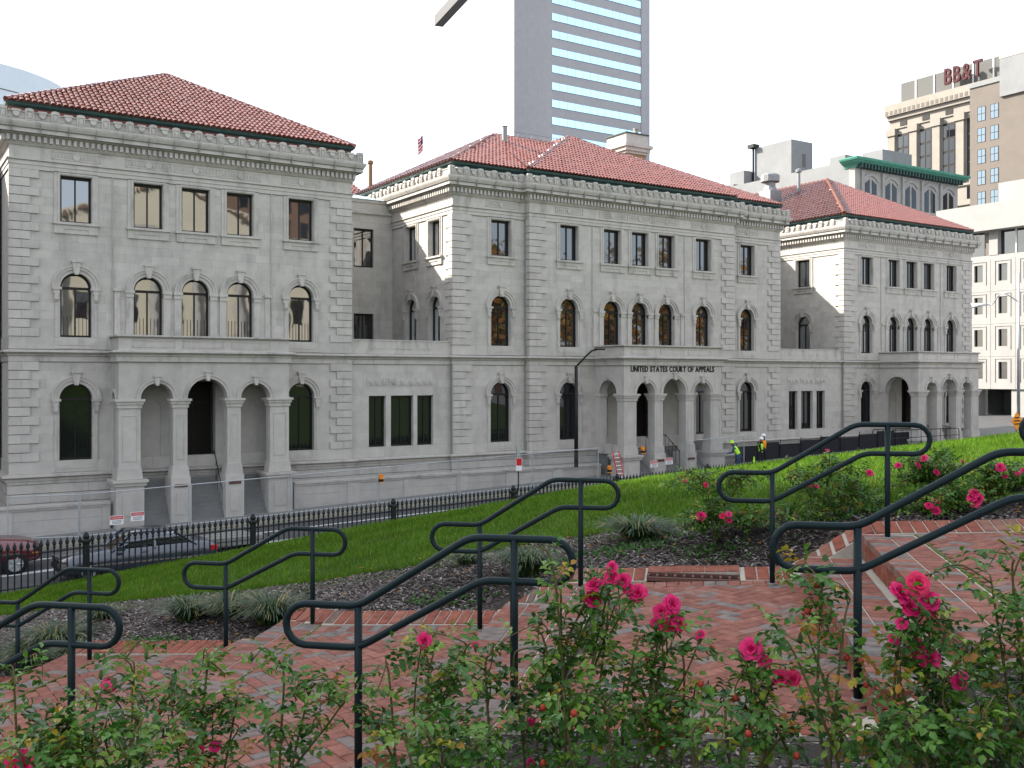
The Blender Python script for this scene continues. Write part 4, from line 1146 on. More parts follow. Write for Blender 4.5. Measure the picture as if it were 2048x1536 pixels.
# projecting centre: hip with a short ridge running back into the main roof
A, B, F0 = (CX0-E_, YC-E_, ZE+.03), (CX1+E_, YC-E_, ZE+.03), (37.75, 51.4, 15.40)
rc = roof_face('roof', [A, B, F0], None, CH, .232)
F1 = (37.75, 55.5, 15.40)
MB().poly3([(CX0-E_, YC-E_, ZE+.03), F0, F1, (31.9, 51.6, 14.75)]).build('roof', 'tile', CH); MB().poly3([(CX1+E_, YC-E_, ZE+.03), F0, F1, (43.6, 51.6, 14.75)]).build('roof', 'tile', CH)
cap_line(A, F0, rc); cap_line(B, F0, rc); cap_line(F0, F1, rc)
rr = hip_block(RX0, RX1, YW, 62, 52.9, 15.75, 64.4, 64.4, CH)
cap_line((RX0-E_, YW-E_, ZE+.05), (64.4, 52.9, 15.8), rr, 'tilehighlight', .17)  # highlight along this hip painted with paler caps
eave(runR, CH)
# lower roofs behind the west recess: tiles above a blue-grey standing-seam lean-to
roof_face('roof', [(19.2, 57.5, 11.35), (26.5, 57.5, 11.35), (26.5, 60, 12.6), (19.2, 60, 12.6)], None, CH, .26)
M['metalroof'] = mat('seamed_metal', (.20, .27, .31), .4, (.26, .33, .36), 3, metal=.3)
mr_ = MB().poly3([(19.2, 52.0, 10.12), (26.0, 52.0, 10.12), (26.0, 57.5, 11.4), (19.2, 57.5, 11.4)]).build('lean_to_roof', 'metalroof', CH)
mb = MB()
for k in range(12): x = 19.5+.55*k; mb.tube([(x, 52.0, 10.15), (x, 57.5, 11.43)], .025, 5)
mb.build('roof_seams', 'metalroof', mr_)
# unseen gable added behind the middle pavilion, shaped to cast a diagonal wall shadow
rw = MB(); yz = [(52.7, 10.7), (58.8, 15.55), (64.9, 10.7), (64.9, -6), (52.7, -6)]
q = rw.pts([(x, y, z) for x in (36.0, 51.2) for y, z in yz])
for f in ((0,1,2,3,4),(9,8,7,6,5),(2,7,8,3),(4,3,8,9)): rw.face([q+k for k in f])
rw.build('added_shadow_gable', 'stone', CH)
MB().poly3([(36, 52.7, 10.72), (51.2, 52.7, 10.72), (51.2, 58.8, 15.57), (36, 58.8, 15.57)]).poly3([(36, 64.9, 10.72), (51.2, 64.9, 10.72), (51.2, 58.8, 15.57), (36, 58.8, 15.57)]).build('added_gable_roof', 'tile', CH)
# chimney block
M['buff'] = mat('buff_brick', (.27, .19, .11), .85, (.20, .14, .085), 9)
ch = MB().box(51.4, 53.5, 62.2, 64.5, 8, 18.6).build('chimney', 'buff', CH)
MB().box(51.3, 53.6, 62.1, 64.6, 18.1, 18.3).box(51.15, 53.75, 61.95, 64.75, 18.3, 18.6).box(51.0, 53.9, 61.8, 64.9, 18.6, 18.85).box(51.3, 53.6, 62.1, 64.6, 18.85, 19.7).build('chimney_cap', 'trim', ch)
MB().box(51.2, 53.7, 62.0, 64.7, 19.7, 19.78).build('chimney_top', 'copper', ch)
MB().lathe(53.1, 63.0, [(.2, 19.7), (.2, 20.3), (.25, 20.33), (.25, 20.42)], 12).build('flue', 'trim', ch)
# vents and pipes on the roofs
M['zinc'] = mat('zinc', (.25, .26, .265), .5, (.19, .2, .205), 4, metal=.4)
def on_px(px, py, Y): 
    u = (px-1024)/1985.; x = Y*(math.cos(YAW)*u+math.sin(YAW))/(math.cos(YAW)-math.sin(YAW)*u); d = math.sin(YAW)*x+math.cos(YAW)*Y
    return x, -(py-753.6)/1985*d
MB().lathe(32.2, 50.4, [(.16, 13.9), (.16, 15.05), (.19, 15.06), (.19, 15.1)], 12).build('vent_pipe', 'zinc', CH)
MB().lathe(26.9, 58.0, [(.14, 11.5), (.14, 13.55), (.2, 13.6), (.2, 13.75), (.02, 13.85)], 10).build('vent_pipe', 'buff', CH)
MB().lathe(62.6, 54.2, [(.13, 14.6), (.13, 16.35), (.24, 16.4), (.24, 16.6), (.05, 16.7)], 10).build('vent_pipe', 'zinc', CH)
MB().box(60.2, 61.5, 55.0, 56.2, 12.5, 14.9).lathe(60.85, 55.6, [(.62, 14.9), (.42, 15.3), (.42, 15.6), (.75, 15.65), (.75, 16.15), (.55, 16.3)], 12).build('roof_ventilator', 'zinc', CH)
mb = MB()
for k in range(6): mb.tube([(33.3+1.0*k, 52.1, 14.95), (33.3+1.0*k, 52.1, 15.35)], .02, 5)
mb.tube([(33.3, 52.1, 15.35), (38.3, 52.1, 15.35)], .02, 5); mb.build('roof_guard', 'zinc', CH)
# ---------------------------------------------------------------- iron fence along the street
M['white'] = mat('white_enamel', (.75, .75, .74), .5)
M['red'] = mat('red_enamel', (.55, .02, .025), .45)
M['amber'] = mat('amber_lens', (.80, .25, .02), .3)
M['orange'] = mat('orange_sheet', (.80, .28, .01), .6)
M['hivis'] = mat('hi_vis_green', (.42, .78, .05), .7)
M['denim'] = mat('denim', (.04, .07, .13), .9)
M['dark'] = mat('dark_cloth', (.02, .02, .024), .9)
M['rubber'] = mat('tyre_rubber', (.015, .015, .016), .85)
M['chrome'] = mat('chrome', (.7, .71, .72), .12, metal=1.0)
M['galv'] = mat('galvanised', (.42, .44, .45), .45, metal=.5)
M['skin'] = mat('skin', (.36, .19, .13), .6)
iron_fence = thing('iron_fence', 'black spear-topped iron fence along the lawn beside the street', 'fence', (10, FENCE_Y, zs(10)+.4))
pk = MB().tube([(0,0,0), (0,0,1.22)], .023, 6).lathe(0, 0, [(.024, 1.18), (.042, 1.195), (.042, 1.225), (.024, 1.24), (.028, 1.26), (.060, 1.31), (.046, 1.37), (.018, 1.44), (.002, 1.50)], 6)
pm = pk.mesh('picket'); pm.materials.append(M['iron'])
POSTX = [.40+5.03*k for k in range(10)]
np_ = 0
for k, x0 in enumerate(POSTX):
    z = zs(x0)+.40
    MB().lathe(x0, FENCE_Y, [(.12, z), (.12, z+.25), (.10, z+.29), (.10, z+1.22), (.13, z+1.26), (.13, z+1.32), (.08, z+1.36), (.10, z+1.44), (.03, z+1.56)], 10).build('post', 'iron', iron_fence, False)
    if k+1 < len(POSTX):
        for i in range(1, 29):
            x = x0+5.03*i/29
            o = link('picket', pm, iron_fence); o.location = (x, FENCE_Y, zs(x)+.40); np_ += 1
        for h in (.16, 1.10):
            MB().box(x0, x0+.01, 0, .01, 0, .01)
            a, b = x0+.06, x0+4.97
            q = MB().tube([(a, FENCE_Y, zs(a)+.4+h), (b, FENCE_Y, zs(b)+.4+h)], .022, 4); q.build('fence_rail', 'iron', iron_fence)
# ---------------------------------------------------------------- vehicles
def wheel(root, x, y, z, r, w, sgn):
    t = MB(); n = 20
    def circ(rr, yy): return t.pts([(x+rr*math.cos(2*math.pi*k/n), yy, z+rr*math.sin(2*math.pi*k/n)) for k in range(n)])
    rings = [circ(r*.66, y-w/2), circ(r*.94, y-w/2), circ(r, y-w*.35), circ(r, y+w*.35), circ(r*.94, y+w/2), circ(r*.66, y+w/2)]
    for a, b in zip(rings, rings[1:]):
        for k in range(n): t.face([a+k, a+(k+1) % n, b+(k+1) % n, b+k])
    o = t.build('wheel', 'rubber', root, True)
    m = MB(); yy = y-sgn*0
    for s in (-1, 1):
        b = m.pts([(x+r*.66*math.cos(2*math.pi*k/n), y+s*w*.42, z+r*.66*math.sin(2*math.pi*k/n)) for k in range(n)]); m.face(list(range(b, b+n)))
    for k in range(5):
        a = 2*math.pi*k/5; c_, s_ = math.cos(a), math.sin(a)
        m.tube([(x+.05*c_, y-w*.46, z+.05*s_), (x+r*.6*c_, y-w*.46, z+r*.6*s_)], .03, 5)
    m.build('rim', 'galv', o)
def loft(secs):
    """body from cross-sections: list of (x, [(y,z)...])"""
    mb = MB(); rings = [mb.pts([(x, y, z) for y, z in sc]) for x, sc in secs]; k = len(secs[0][1])
    for a, b in zip(rings, rings[1:]):
        for i in range(k): mb.face([a+i, b+i, b+(i+1) % k, a+(i+1) % k])
    mb.face([rings[0]+i for i in range(k)]); mb.face([rings[-1]+i for i in reversed(range(k))])
    return mb
def car(name, label, cat, x0, y, flip, paint, L=4.8, Wd=1.82, suv=False):
    """x0 = west end; nose to the west unless flipped"""
    g = zs(x0+L/2)+.02; root = thing(name, label, cat, (x0+L/2, y, g), 'vehicles on the street')
    def X(f): return x0+L*(1-f if flip else f)
    def sec(w, zb, zt): 
        h = w/2; return [(y-h*.93, g+zb), (y+h*.93, g+zb), (y+h, g+zb+.16), (y+h, g+zb+(zt-zb)*.62), (y+h*.90, g+zt), (y-h*.90, g+zt), (y-h, g+zb+(zt-zb)*.62), (y-h, g+zb+.16)]
    up = .22 if suv else 0
    P = [(0, .80, .32, .62), (.03, .93, .24, .72), (.10, 1, .22, .80), (.25, 1, .20, .88), (.34, 1, .20, .93), (.60, 1, .20, .95), (.80, 1, .22, .97), (.93, .97, .24, .95), (.985, .92, .30, .88), (1, .86, .36, .80)]
    loft([(X(f), sec(Wd*w, zb+up, zt+up*1.3)) for f, w, zb, zt in P]).build('body', paint, root, True)
    zr = 1.43 if not suv else 1.78; zb_ = .92+up*1.3
    cab = [(.31, .80, zb_), (.44, .70, zr-.02), (.56, .69, zr), (.72, .68, zr-.04), (.86 if not suv else .97, .76, zb_+.02)]
    if suv: cab[3] = (.90, .68, zr-.04)
    def csec(w, zt): h = Wd/2; return [(y-h*.9, g+zb_-.05), (y+h*.9, g+zb_-.05), (y+h*w*1.02, g+max(zt-.06, zb_)), (y+h*w*.9, g+zt), (y-h*w*.9, g+zt), (y-h*w*1.02, g+max(zt-.06, zb_))]
    loft([(X(f), csec(w, z)) for f, w, z in cab]).build('cabin', 'glassd', root, True)
    rf = MB(); f0, f1 = cab[1][0], cab[3][0]
    loft([(X(f), [(y-Wd/2*w, g+z-.03), (y+Wd/2*w, g+z-.03), (y+Wd/2*w*.94, g+z+.025), (y-Wd/2*w*.94, g+z+.025)]) for f, w, z in cab[1:4]]).build('roof', paint, root, True)
    for s in (-1, 1):
        for fa, za, fb, zb2 in ((.31, zb_, .44, zr), (.585, zb_, .585, zr), (cab[4][0], zb_, cab[3][0], zr-.04)):
            MB().tube([(X(fa), y+s*Wd/2*.91, g+za-.02), (X(fb), y+s*Wd/2*.70, g+zb2-.02)], .04, 6).build('pillar', paint, root)
        for f in (.17, .79): wheel(root, X(f), y+s*(Wd/2-.10), g+.33+up*.3, .33+up*.25, .21, s)
        MB().lathe(0, 0, [(.001, 0), (.001, .001)], 3)
        MB().box(min(X(.005), X(.045)), max(X(.005), X(.045)), y+s*Wd*.36-.22, y+s*Wd*.36+.22, g+.56+up, g+.70+up).build('headlight', 'chrome', root)
        MB().box(min(X(.955), X(.997)), max(X(.955), X(.997)), y+s*Wd*.37-.2, y+s*Wd*.37+.2, g+.66+up, g+.82+up).build('tail_light', 'red', root)
        MB().box(min(X(.345), X(.385)), max(X(.345), X(.385)), y+s*(Wd/2+.08)-.09, y+s*(Wd/2+.08)+.09, g+zb_+.0, g+zb_+.14).build('mirror', paint, root)
        MB().box(min(X(.50), X(.54)), max(X(.50), X(.54)), y+s*(Wd/2+.006)-.012, y+s*(Wd/2+.006)+.012, g+.82+up, g+.85+up).build('door_handle', 'chrome', root)
        MB().box(min(X(.14), X(.9)), max(X(.14), X(.9)), y+s*(Wd/2+.004)-.01, y+s*(Wd/2+.004)+.01, g+.50+up, g+.545+up).build('side_moulding', 'chrome', root)
    MB().box(min(X(-.004), X(.02)), max(X(-.004), X(.02)), y-Wd*.4, y+Wd*.4, g+.36+up, g+.50+up).build('bumper', 'rubber', root)
    MB().box(min(X(-.003), X(.012)), max(X(-.003), X(.012)), y-.42, y+.42, g+.54+up, g+.70+up).build('grille', 'rubber', root)
    MB().box(min(X(.022), X(.06)), max(X(.022), X(.06)), y-Wd*.47-.02, y-Wd*.47+.06, g+.44+up, g+.52+up).build('side_marker', 'amber', root)
    return root
M['slate'] = mat('slate_blue_paint', (.025, .034, .054), .25, coat=.8, spec=.6)
M['maroon'] = mat('dark_red_paint', (.10, .006, .014), .25, coat=.8, spec=.6)
M['navy'] = mat('navy_paint', (.03, .05, .08), .25, coat=.8)
M['brightred'] = mat('bright_red_paint', (.45, .02, .02), .25, coat=.8)
car('parked_car', 'slate blue sedan with lit tail light behind the iron fence', 'car', 5.0, 34.3, False, 'slate', 4.9)
car('parked_suv', 'dark red tall vehicle cut by the left edge behind the fence', 'car', .22, 37.6, True, 'maroon', 4.7, 1.9, True)
car('parked_car', 'dark blue car roof seen over the lawn before the pale office block', 'car', 77.5, 43.5, False, 'navy', 4.6)
car('parked_car', 'bright red car seen over the lawn at far right', 'car', 83.0, 44.2, False, 'brightred', 4.6)
# pale boards stacked on the roadway
st = thing('board_stack', 'low stack of pale boards lying on the road behind the sedan', 'boards', (11, 36.4, zs(11)))
M['pale'] = mat('pale_board', (.22, .215, .20), .8)
for r in range(2):
    for k in range(3):
        y = 35.7+.55*k; z = zs(11)+.25+.16*r
        MB().box(9.7+.1*r, 12.3-.15*k, y, y+.46, z, z+.13).build('board', 'pale', st)
MB().box(9.9, 10.1, 35.6, 37.4, zs(10), zs(10)+.27).build('bearer', 'dark', st); MB().box(11.7, 11.9, 35.6, 37.4, zs(12), zs(12)+.22).build('bearer', 'dark', st)
# ---------------------------------------------------------------- site fence, signs, ladder, lamps
M['wire'] = mat('chain_wire', (.30, .31, .32), .6)
def site_panel(x0, x1, Y, label, y1=None):
    y1 = Y if y1 is None else y1
    r = thing('site_fence_panel', label, 'fence panel', (x0, Y, zs(x0)+.12), 'temporary fence panels round the building site')
    P = lambda f, h: (x0+(x1-x0)*f, Y+(y1-Y)*f, zs(x0+(x1-x0)*f)+.14+h)
    for f in (0, 1): MB().tube([P(f, 0), P(f, 1.78)], .026, 6).build('post', 'galv', r)
    for h in (.1, 1.74): MB().tube([P(0, h), P(1, h)], .022, 6).build('pipe_rail', 'galv', r)
    w = MB(); n = int(math.hypot(x1-x0, y1-Y)/.11); 
    for k in range(-16, n):
        for s in (1, -1):
            f0, f1 = k/n, (k+16)/n
            a, b = (0, 1.64) if s > 0 else (1.64, 0)
            h0, h1 = a, b
            if f0 < 0: h0 = a+(b-a)*(-f0)/(f1-f0); f0 = 0
            if f1 > 1: h1 = a+(b-a)*(1-k/n)/(16/n); f1 = 1
            w.tube([P(f0, .1+h0), P(f1, .1+h1)], .0022, 3)
    tag(w.build('chain_link', 'wire', r), kind='stuff')
    return r
def danger(x, Y, z, label):
    s = thing('danger_sign', label, 'sign', (x, Y, z), 'danger notices on the site fence')
    MB(front(Y)).box(x-.26, x+.26, 0, .008, z, z+.36).build('sign_plate', 'white', s)
    MB(front(Y)).box(x-.24, x+.24, -.003, 0, z+.21, z+.34).build('red_band', 'red', s)
    me = text_mesh('DANGER', .10, .001); me.materials.append(M['white']); o = link('lettering', me, s); o.matrix_parent_inverse = Matrix.Translation(Vector(s.location)).inverted(); o.location = (x, Y-.006, z+.24); o.rotation_euler = (R(90), 0, 0)
    for k in range(3): MB(front(Y)).box(x-.18, x+.18, -.002, 0, z+.045+.05*k, z+.062+.05*k).build('print_line', 'dark', s)
px0 = [7.0, 11.3, 15.6, 19.9, 24.2, 28.5]
for i, x in enumerate(px0): site_panel(x, x+4.2, 41.9, ['grey chain-link fence panel before the left porch and danger signs', 'grey chain-link fence panel before the right pier of the left porch', 'grey chain-link fence panel just right of the left porch', 'grey chain-link fence panel below the three link windows', 'grey chain-link fence panel behind the red notice post', 'grey chain-link fence panel left of the red ladder'][i])
site_panel(4.6, 6.95, 43.3, 'grey chain-link fence panel turning back to the left wall', 41.9)
site_panel(38.5, 43.0, 41.3, 'grey chain-link fence panel before the lettered porch')
danger(8.35, 41.86, zs(8.4)+.55, 'left danger sign of the pair on fence before the left porch')
danger(9.15, 41.86, zs(9.1)+.62, 'right danger sign of the pair on fence before the left porch')
danger(36.0, 41.2, zs(36)+.62, 'left danger sign of the pair right of the ladder')
danger(37.1, 41.2, zs(37)+.70, 'right danger sign of the pair right of the ladder')
def warn_light(x, Y, z, label):
    s = thing('warning_light', label, 'warning light', (x, Y, z), 'amber warning lights on the site fence')
    MB(front(Y)).box(x-.10, x+.10, -.06, .06, z, z+.12).build('battery_box', 'rubber', s)
    m = MB(front(Y)); m.prism([(x+.11*math.cos(a*math.pi/6), z+.23+.13*math.sin(a*math.pi/6)) for a in range(12)], -.05, .05); m.build('lens', 'amber', s)
    MB(front(Y)).box(x-.12, x+.12, -.07, .07, z-.03, z).build('bracket', 'orange', s)
warn_light(19.95, 41.86, zs(20)+1.22, 'amber warning light on the fence right of the left porch')
warn_light(35.3, 41.3, zs(35.3)+1.45, 'amber warning light above the ladder head')
warn_light(32.9, 41.2, zs(33)+.62, 'amber warning light low beside the ladder foot')
# ladder
ld = thing('ladder', 'red fibreglass ladder with pale rungs left of the lettered porch', 'ladder', (33.8, 41.4, zs(33.8)))
b0, b1 = Vector((33.78, 41.3, zs(33.8)+.13)), Vector((33.95, 41.98, -4.05))
rt_ = Vector((.40, .0, 0))
for s in (-.5, .5): MB().tube([b0+rt_*s, b1+rt_*s], .04, 4).build('stile', 'red', ld)
for k in range(7):
    p = b0+(b1-b0)*(k+.6)/7.2; MB().tube([p-rt_*.5, p+rt_*.5], .024, 6).build('rung', 'white', ld)
# notice post
sp = thing('notice_post', 'post with small red and white notice before the middle pavilion', 'sign', (27.4, 41.6, zs(27.4)))
zz = zs(27.4)+.12
MB().tube([(27.4, 41.6, zz), (27.4, 41.6, zz+1.75)], .03, 6).build('post', 'iron', sp); MB().box(27.3, 27.5, 41.58, 41.66, zz+1.55, zz+2.25).build('meter_head', 'galv', sp)
MB(front(41.55)).box(27.22, 27.58, 0, .01, zz+1.0, zz+1.65).build('sign_plate', 'white', sp); MB(front(41.545)).box(27.24, 27.56, 0, .004, zz+1.27, zz+1.63).build('red_panel', 'red', sp)
# black street lamp by the middle pavilion
def pole(x, Y, z0, z1, r0, r1, m, root): return MB().tube([(x, Y, z0), (x, Y, (z0+z1)/2), (x, Y, z1)], r0, 10, False, r1).build('pole', m, root, True)
sl_ = thing('street_lamp', 'tall black street lamp with angled arm in front of the middle pavilion', 'street lamp', (32.2, 43.2, -4.8))
pole(32.2, 43.2, -4.9, .62, .12, .09, 'iron', sl_)
MB().tube([(32.2, 43.2, .55), (32.75, 43.0, 1.15), (33.05, 42.9, 1.42), (33.35, 42.8, 1.50)], .05, 8).build('arm', 'iron', sl_, True)
MB().box(33.2, 33.75, 42.65, 42.9, 1.46, 1.54).build('lamp_head', 'iron', sl_)
# silver cobra-head lamp at far right
sr_ = thing('street_lamp', 'tall silver street lamp with curved arm by the pale office block', 'street lamp', (82, 47, zs(82)))
xp, _ = on_px(2037, 700, 46.0)
pole(xp, 46.0, zs(xp), 8.6, .14, .08, 'galv', sr_)
xa, za = on_px(1972, 609, 49.0)
MB().tube(smooth_line([(xp, 46, 6.2), (xp-.7, 47, 6.95), (xa+.3, 48.6, za+.05), (xa, 49.0, za)], 6), .05, 7).build('arm', 'galv', sr_, True)
xb, zb_ = on_px(1940, 612, 50.2)
MB().tube([(xa, 49.0, za), (xa*.6+xb*.4, 49.5, za-.02), (xb, 50.2, za-.06)], .10, 8, False, .22).build('lamp_head', 'white', sr_, True)
# diamond roadworks sign
ds = thing('roadworks_sign', 'orange diamond roadworks sign cut by the right edge', 'sign', (60, 32, zs(60)))
xd, zd = on_px(2034, 842, 36.0)
MB().tube([(xd, 36.05, zs(xd)), (xd, 36.05, zd+.5)], .03, 6).build('post', 'iron', ds)
MB(front(36.0)).prism([(xd-.62, zd), (xd, zd-.62), (xd+.62, zd), (xd, zd+.62)], 0, .02).build('sign_plate', 'orange', ds)
for k, w in enumerate((.5, .7, .6)): MB(front(35.99)).box(xd-w/2, xd+w/2, 0, .006, zd+.17-.2*k, zd+.25-.2*k).build('print_line', 'dark', ds)
# black screen fencing and ramp rail on the far part of the site
bs = thing('screen_fence', 'black screened barrier behind the workmen along the building', 'barrier', (48, 42.6, zs(48)))
for k in range(9):
    a = 43.6+1.9*k; z = zs(a)+.12
    MB().box(a, a+1.85, 42.55, 42.6, z, z+1.0+.12*math.sin(k*2.1)).build('screen_panel', 'dark', bs); MB().tube([(a, 42.5, z), (a, 42.5, z+1.2)], .025, 6).build('post', 'iron', bs)
rp = thing('ramp_railing', 'black looped railing of the ramp before the right porch', 'railing', (58, 41.4, zs(58)))
for y in (41.3, 42.7):
    MB().tube(fillet([(56.6, y, zs(56.6)+.15), (56.6, y, zs(56.6)+1.35), (64.2, y, zs(64)+1.05), (64.2, y, zs(64)+.15)], .25, 5), .03, 7).build('rail', 'iron', rp, True)
    MB().tube([(56.6, y, zs(56.6)+.8), (64.2, y, zs(64)+.6)], .025, 6).build('mid_rail', 'iron', rp)
    for k in range(1, 7): x = 56.6+1.09*k; MB().tube([(x, y, zs(x)+.12), (x, y, zs(x)+1.3-.04*k)], .02, 6).build('baluster', 'iron', rp)
# ---------------------------------------------------------------- workmen
def person(label, x, Y, yaw, hel, vest, bend=0.0, arms=0.3, trousers='denim'):
    g = zs(x)+.05; root = thing('person', label, 'person', (x, Y, g), 'workmen on the building site')
    me = bpy.data.meshes.new('body')
    b = bend; sp_ = lambda h, f: (f*math.sin(b)*h, 0, .92+h*math.cos(b))
    def T(p): 
        c_, s_ = math.cos(yaw), math.sin(yaw); return (x+p[0]*c_-p[1]*s_, Y+p[0]*s_+p[1]*c_, g+p[2])
    J = [((0,0,.92),.15), (sp_(.25,1),.145), (sp_(.47,1),.17), (sp_(.56,1),.07), (sp_(.64,1),.075), (sp_(.74,1),.10), (sp_(.84,1),.07)]
    E_s = [(0,1),(1,2),(2,3),(3,4),(4,5),(5,6)]
    for s in (-1, 1):
        i = len(J); sh = sp_(.46, 1)
        J += [((sh[0], s*.19, sh[2]),.075), ((sh[0]+.10, s*.25, sh[2]-.27),.05), ((sh[0]+.12+arms, s*.18, sh[2]-.42+arms*.5),.04), ((sh[0]+.16+arms, s*.17, sh[2]-.48+arms*.55),.042)]
        E_s += [(2,i),(i,i+1),(i+1,i+2),(i+2,i+3)]
        i = len(J); J += [((.0, s*.10, .86),.105), ((.03, s*.12, .48),.07), ((-.02, s*.13, .08),.05), ((.10, s*.14, .04),.045), ((.17, s*.14, .03),.035)]
        E_s += [(0,i),(i,i+1),(i+1,i+2),(i+2,i+3),(i+3,i+4)]
    me.from_pydata([T(j[0]) for j in J], E_s, [])
    o = link('body', me, root); me.materials.append(M[trousers])
    md = o.modifiers.new('skin', 'SKIN'); md.use_smooth_shade = True
    for k, j in enumerate(J): me.skin_vertices[0].data[k].radius = (j[1], j[1])
    me.skin_vertices[0].data[0].use_root = True
    s2 = o.modifiers.new('sub', 'SUBSURF'); s2.levels = 1; s2.render_levels = 2
    # vest follows the torso
    rings = [(.06, .175, .135), (.22, .18, .14), (.40, .215, .15), (.50, .19, .12), (.545, .10, .09)]
    v = MB(); rr = []
    for h, ry, rx in rings:
        c = sp_(h, 1); rr.append(v.pts([T((c[0]+rx*math.cos(2*math.pi*k/14)*math.cos(b), ry*math.sin(2*math.pi*k/14), c[2]-rx*math.cos(2*math.pi*k/14)*math.sin(b))) for k in range(14)]))
    for p, q in zip(rr, rr[1:]):
        for k in range(14): v.face([p+k, p+(k+1) % 14, q+(k+1) % 14, q+k])
    v.build('vest', vest, root, True)
    c = Vector(T(sp_(.79, 1)))
    MB().lathe(c.x, c.y, [(.155, c.z), (.15, c.z+.02), (.125, c.z+.03), (.118, c.z+.09), (.08, c.z+.14), (.01, c.z+.155)], 14).build('hard_hat', hel, root, True)
    f = MB().lathe(c.x, c.y, [(.05, c.z-.16), (.088, c.z-.10), (.098, c.z-.03), (.10, c.z+.01)], 12).build('face', 'skin', root, True)
    return root
xw, _ = on_px(1478, 900, 40.0); person('stooping workman in green vest and jeans, back turned, left of the others', xw, 40.0, R(120), 'hivis', 'hivis', .55, .25)
xw, _ = on_px(1520, 900, 40.0); person('workman in white hard hat and green vest, dark trousers', xw, 40.0, R(-70), 'white', 'hivis', .1, .2, 'dark')
xw, _ = on_px(1527, 900, 41.3); person('workman in orange top half hidden behind another', xw, 41.3, R(-90), 'white', 'orange', 0, .1, 'dark')
xw, _ = on_px(1508, 925, 39.0); q = thing('site_cone', 'yellow-green marker cone beside the workmen', 'cone', (xw, 39, zs(xw)))
zc_ = zs(xw)+.02; MB().box(xw-.22, xw+.22, 38.78, 39.22, zc_, zc_+.05).build('cone_base', 'rubber', q); MB().lathe(xw, 39, [(.17, zc_+.05), (.03, zc_+.9), (.03, zc_+.92)], 12).build('cone_body', 'hivis', q)
# flag behind the roofs
fl = thing('flag', 'small limp striped flag above the roof recess', 'flag', (30, 70, 14))
xf, zf = on_px(846, 288, 74.0)
MB().tube([(xf, 74, 10), (xf, 74, zf+.9)], .05, 6).build('flagpole', 'white', fl)
M['flagblue'] = mat('flag_blue', (.03, .04, .16), .8); M['flagred'] = mat('flag_red', (.5, .03, .05), .8); M['flagwhite'] = mat('flag_white', (.75, .72, .72), .8)
for k in range(9):
    a, b = k/9., (k+1)/9.
    def fp(f, h): return (xf-.05-.50*f-.05*math.sin(f*9+h), 74-.12*math.sin(f*7+h*1.5), zf+.75-1.0*f*.55-h)
    for s in range(6):
        f0, f1 = s/6., (s+1)/6.
        m_ = 'flagblue' if (k < 5 and s < 2) else ('flagred' if k % 2 == 0 else 'flagwhite')
        q = MB(); q.poly3([fp(f0, a*1.35), fp(f1, a*1.35), fp(f1, b*1.35), fp(f0, b*1.35)]); q.build('flag_stripe', m_, fl)
# ---------------------------------------------------------------- buildings round about
M['granite'] = mat('grey_granite', (.32, .315, .325), .7, (.29, .285, .295), .8, bump=.1)
M['limestone'] = mat('cream_limestone', (.25, .23, .20), .85, (.21, .195, .172), .4, stain=(.25, .23, .2), sscale=(.3, .3, .08), samt=.5)
M['beige'] = mat('beige_render', (.145, .127, .112), .9, (.13, .114, .10), .5)
M['palewall'] = mat('pale_grey_render', (.20, .205, .208), .9, (.17, .175, .18), .5, stain=(.25, .25, .25), sscale=(.4, .4, .06), samt=.25)
M['whiteconc'] = mat('white_precast', (.265, .262, .255), .85, (.235, .232, .226), .6, stain=(.40, .38, .34), sscale=(.5, .5, .1), samt=.35)
M['brown'] = mat('brown_brick', (.13, .085, .065), .9)
M['greystone'] = mat('weathered_stone', (.32, .31, .295), .85, (.24, .235, .225), .8)
M['cream'] = mat('cream_stucco', (.40, .375, .315), .85, (.36, .335, .28), .5)
M['darkgranite'] = mat('dark_granite', (.09, .09, .095), .7)
M['lattice'] = mat('grey_screen', (.12, .12, .115), .8)
# office tower with blue ribbon windows
TX0, TX1, TY = 129.5, 158.3, 183.0
tw = thing('office_tower', 'grey granite skyscraper with blue ribbon windows behind the middle roof', 'building', (144, TY, -5))
C0, C1 = (TX0, TY), (122.7, 188.1)
plan = [(TX1, TY), C0] + [(C0[0]+(C1[0]-C0[0])*f+.55*math.sin(math.pi*f)*1.4, C0[1]+(C1[1]-C0[1])*f+.83*math.sin(math.pi*f)*1.4) for f in (.12, .25, .38, .5, .62, .75, .88)] + [C1, (140, 216), (TX1, 216)]
MB().slab(plan, -8, 112).build('tower_shaft', 'granite', tw)
MB().box(TX1-2.6, TX1, TY-.25, TY, -8, 112).build('corner_pier', 'granite', tw)
pme = MB().box(-.5, .5, -.5, .5, -.5, .5).mesh('pane'); pme.materials.append(M['towerglass'])
for k in range(-2, 10):
    z1 = 54.73+3.915*k; bd = MB().box(TX0+.0, TX1-2.65, TY-.05, TY+.02, z1-1.70, z1+.06).build('window_band', 'frame', tw)
    for i in range(12):
        w = (TX1-2.65-TX0)/12; o = link('pane', pme, bd); o.scale = (w-.06, .06, 1.66); o.location = (TX0+w*(i+.5), TY-.08, z1-.82)
        o.rotation_euler = (rng.uniform(-.006, .006), 0, rng.uniform(-.006, .006))
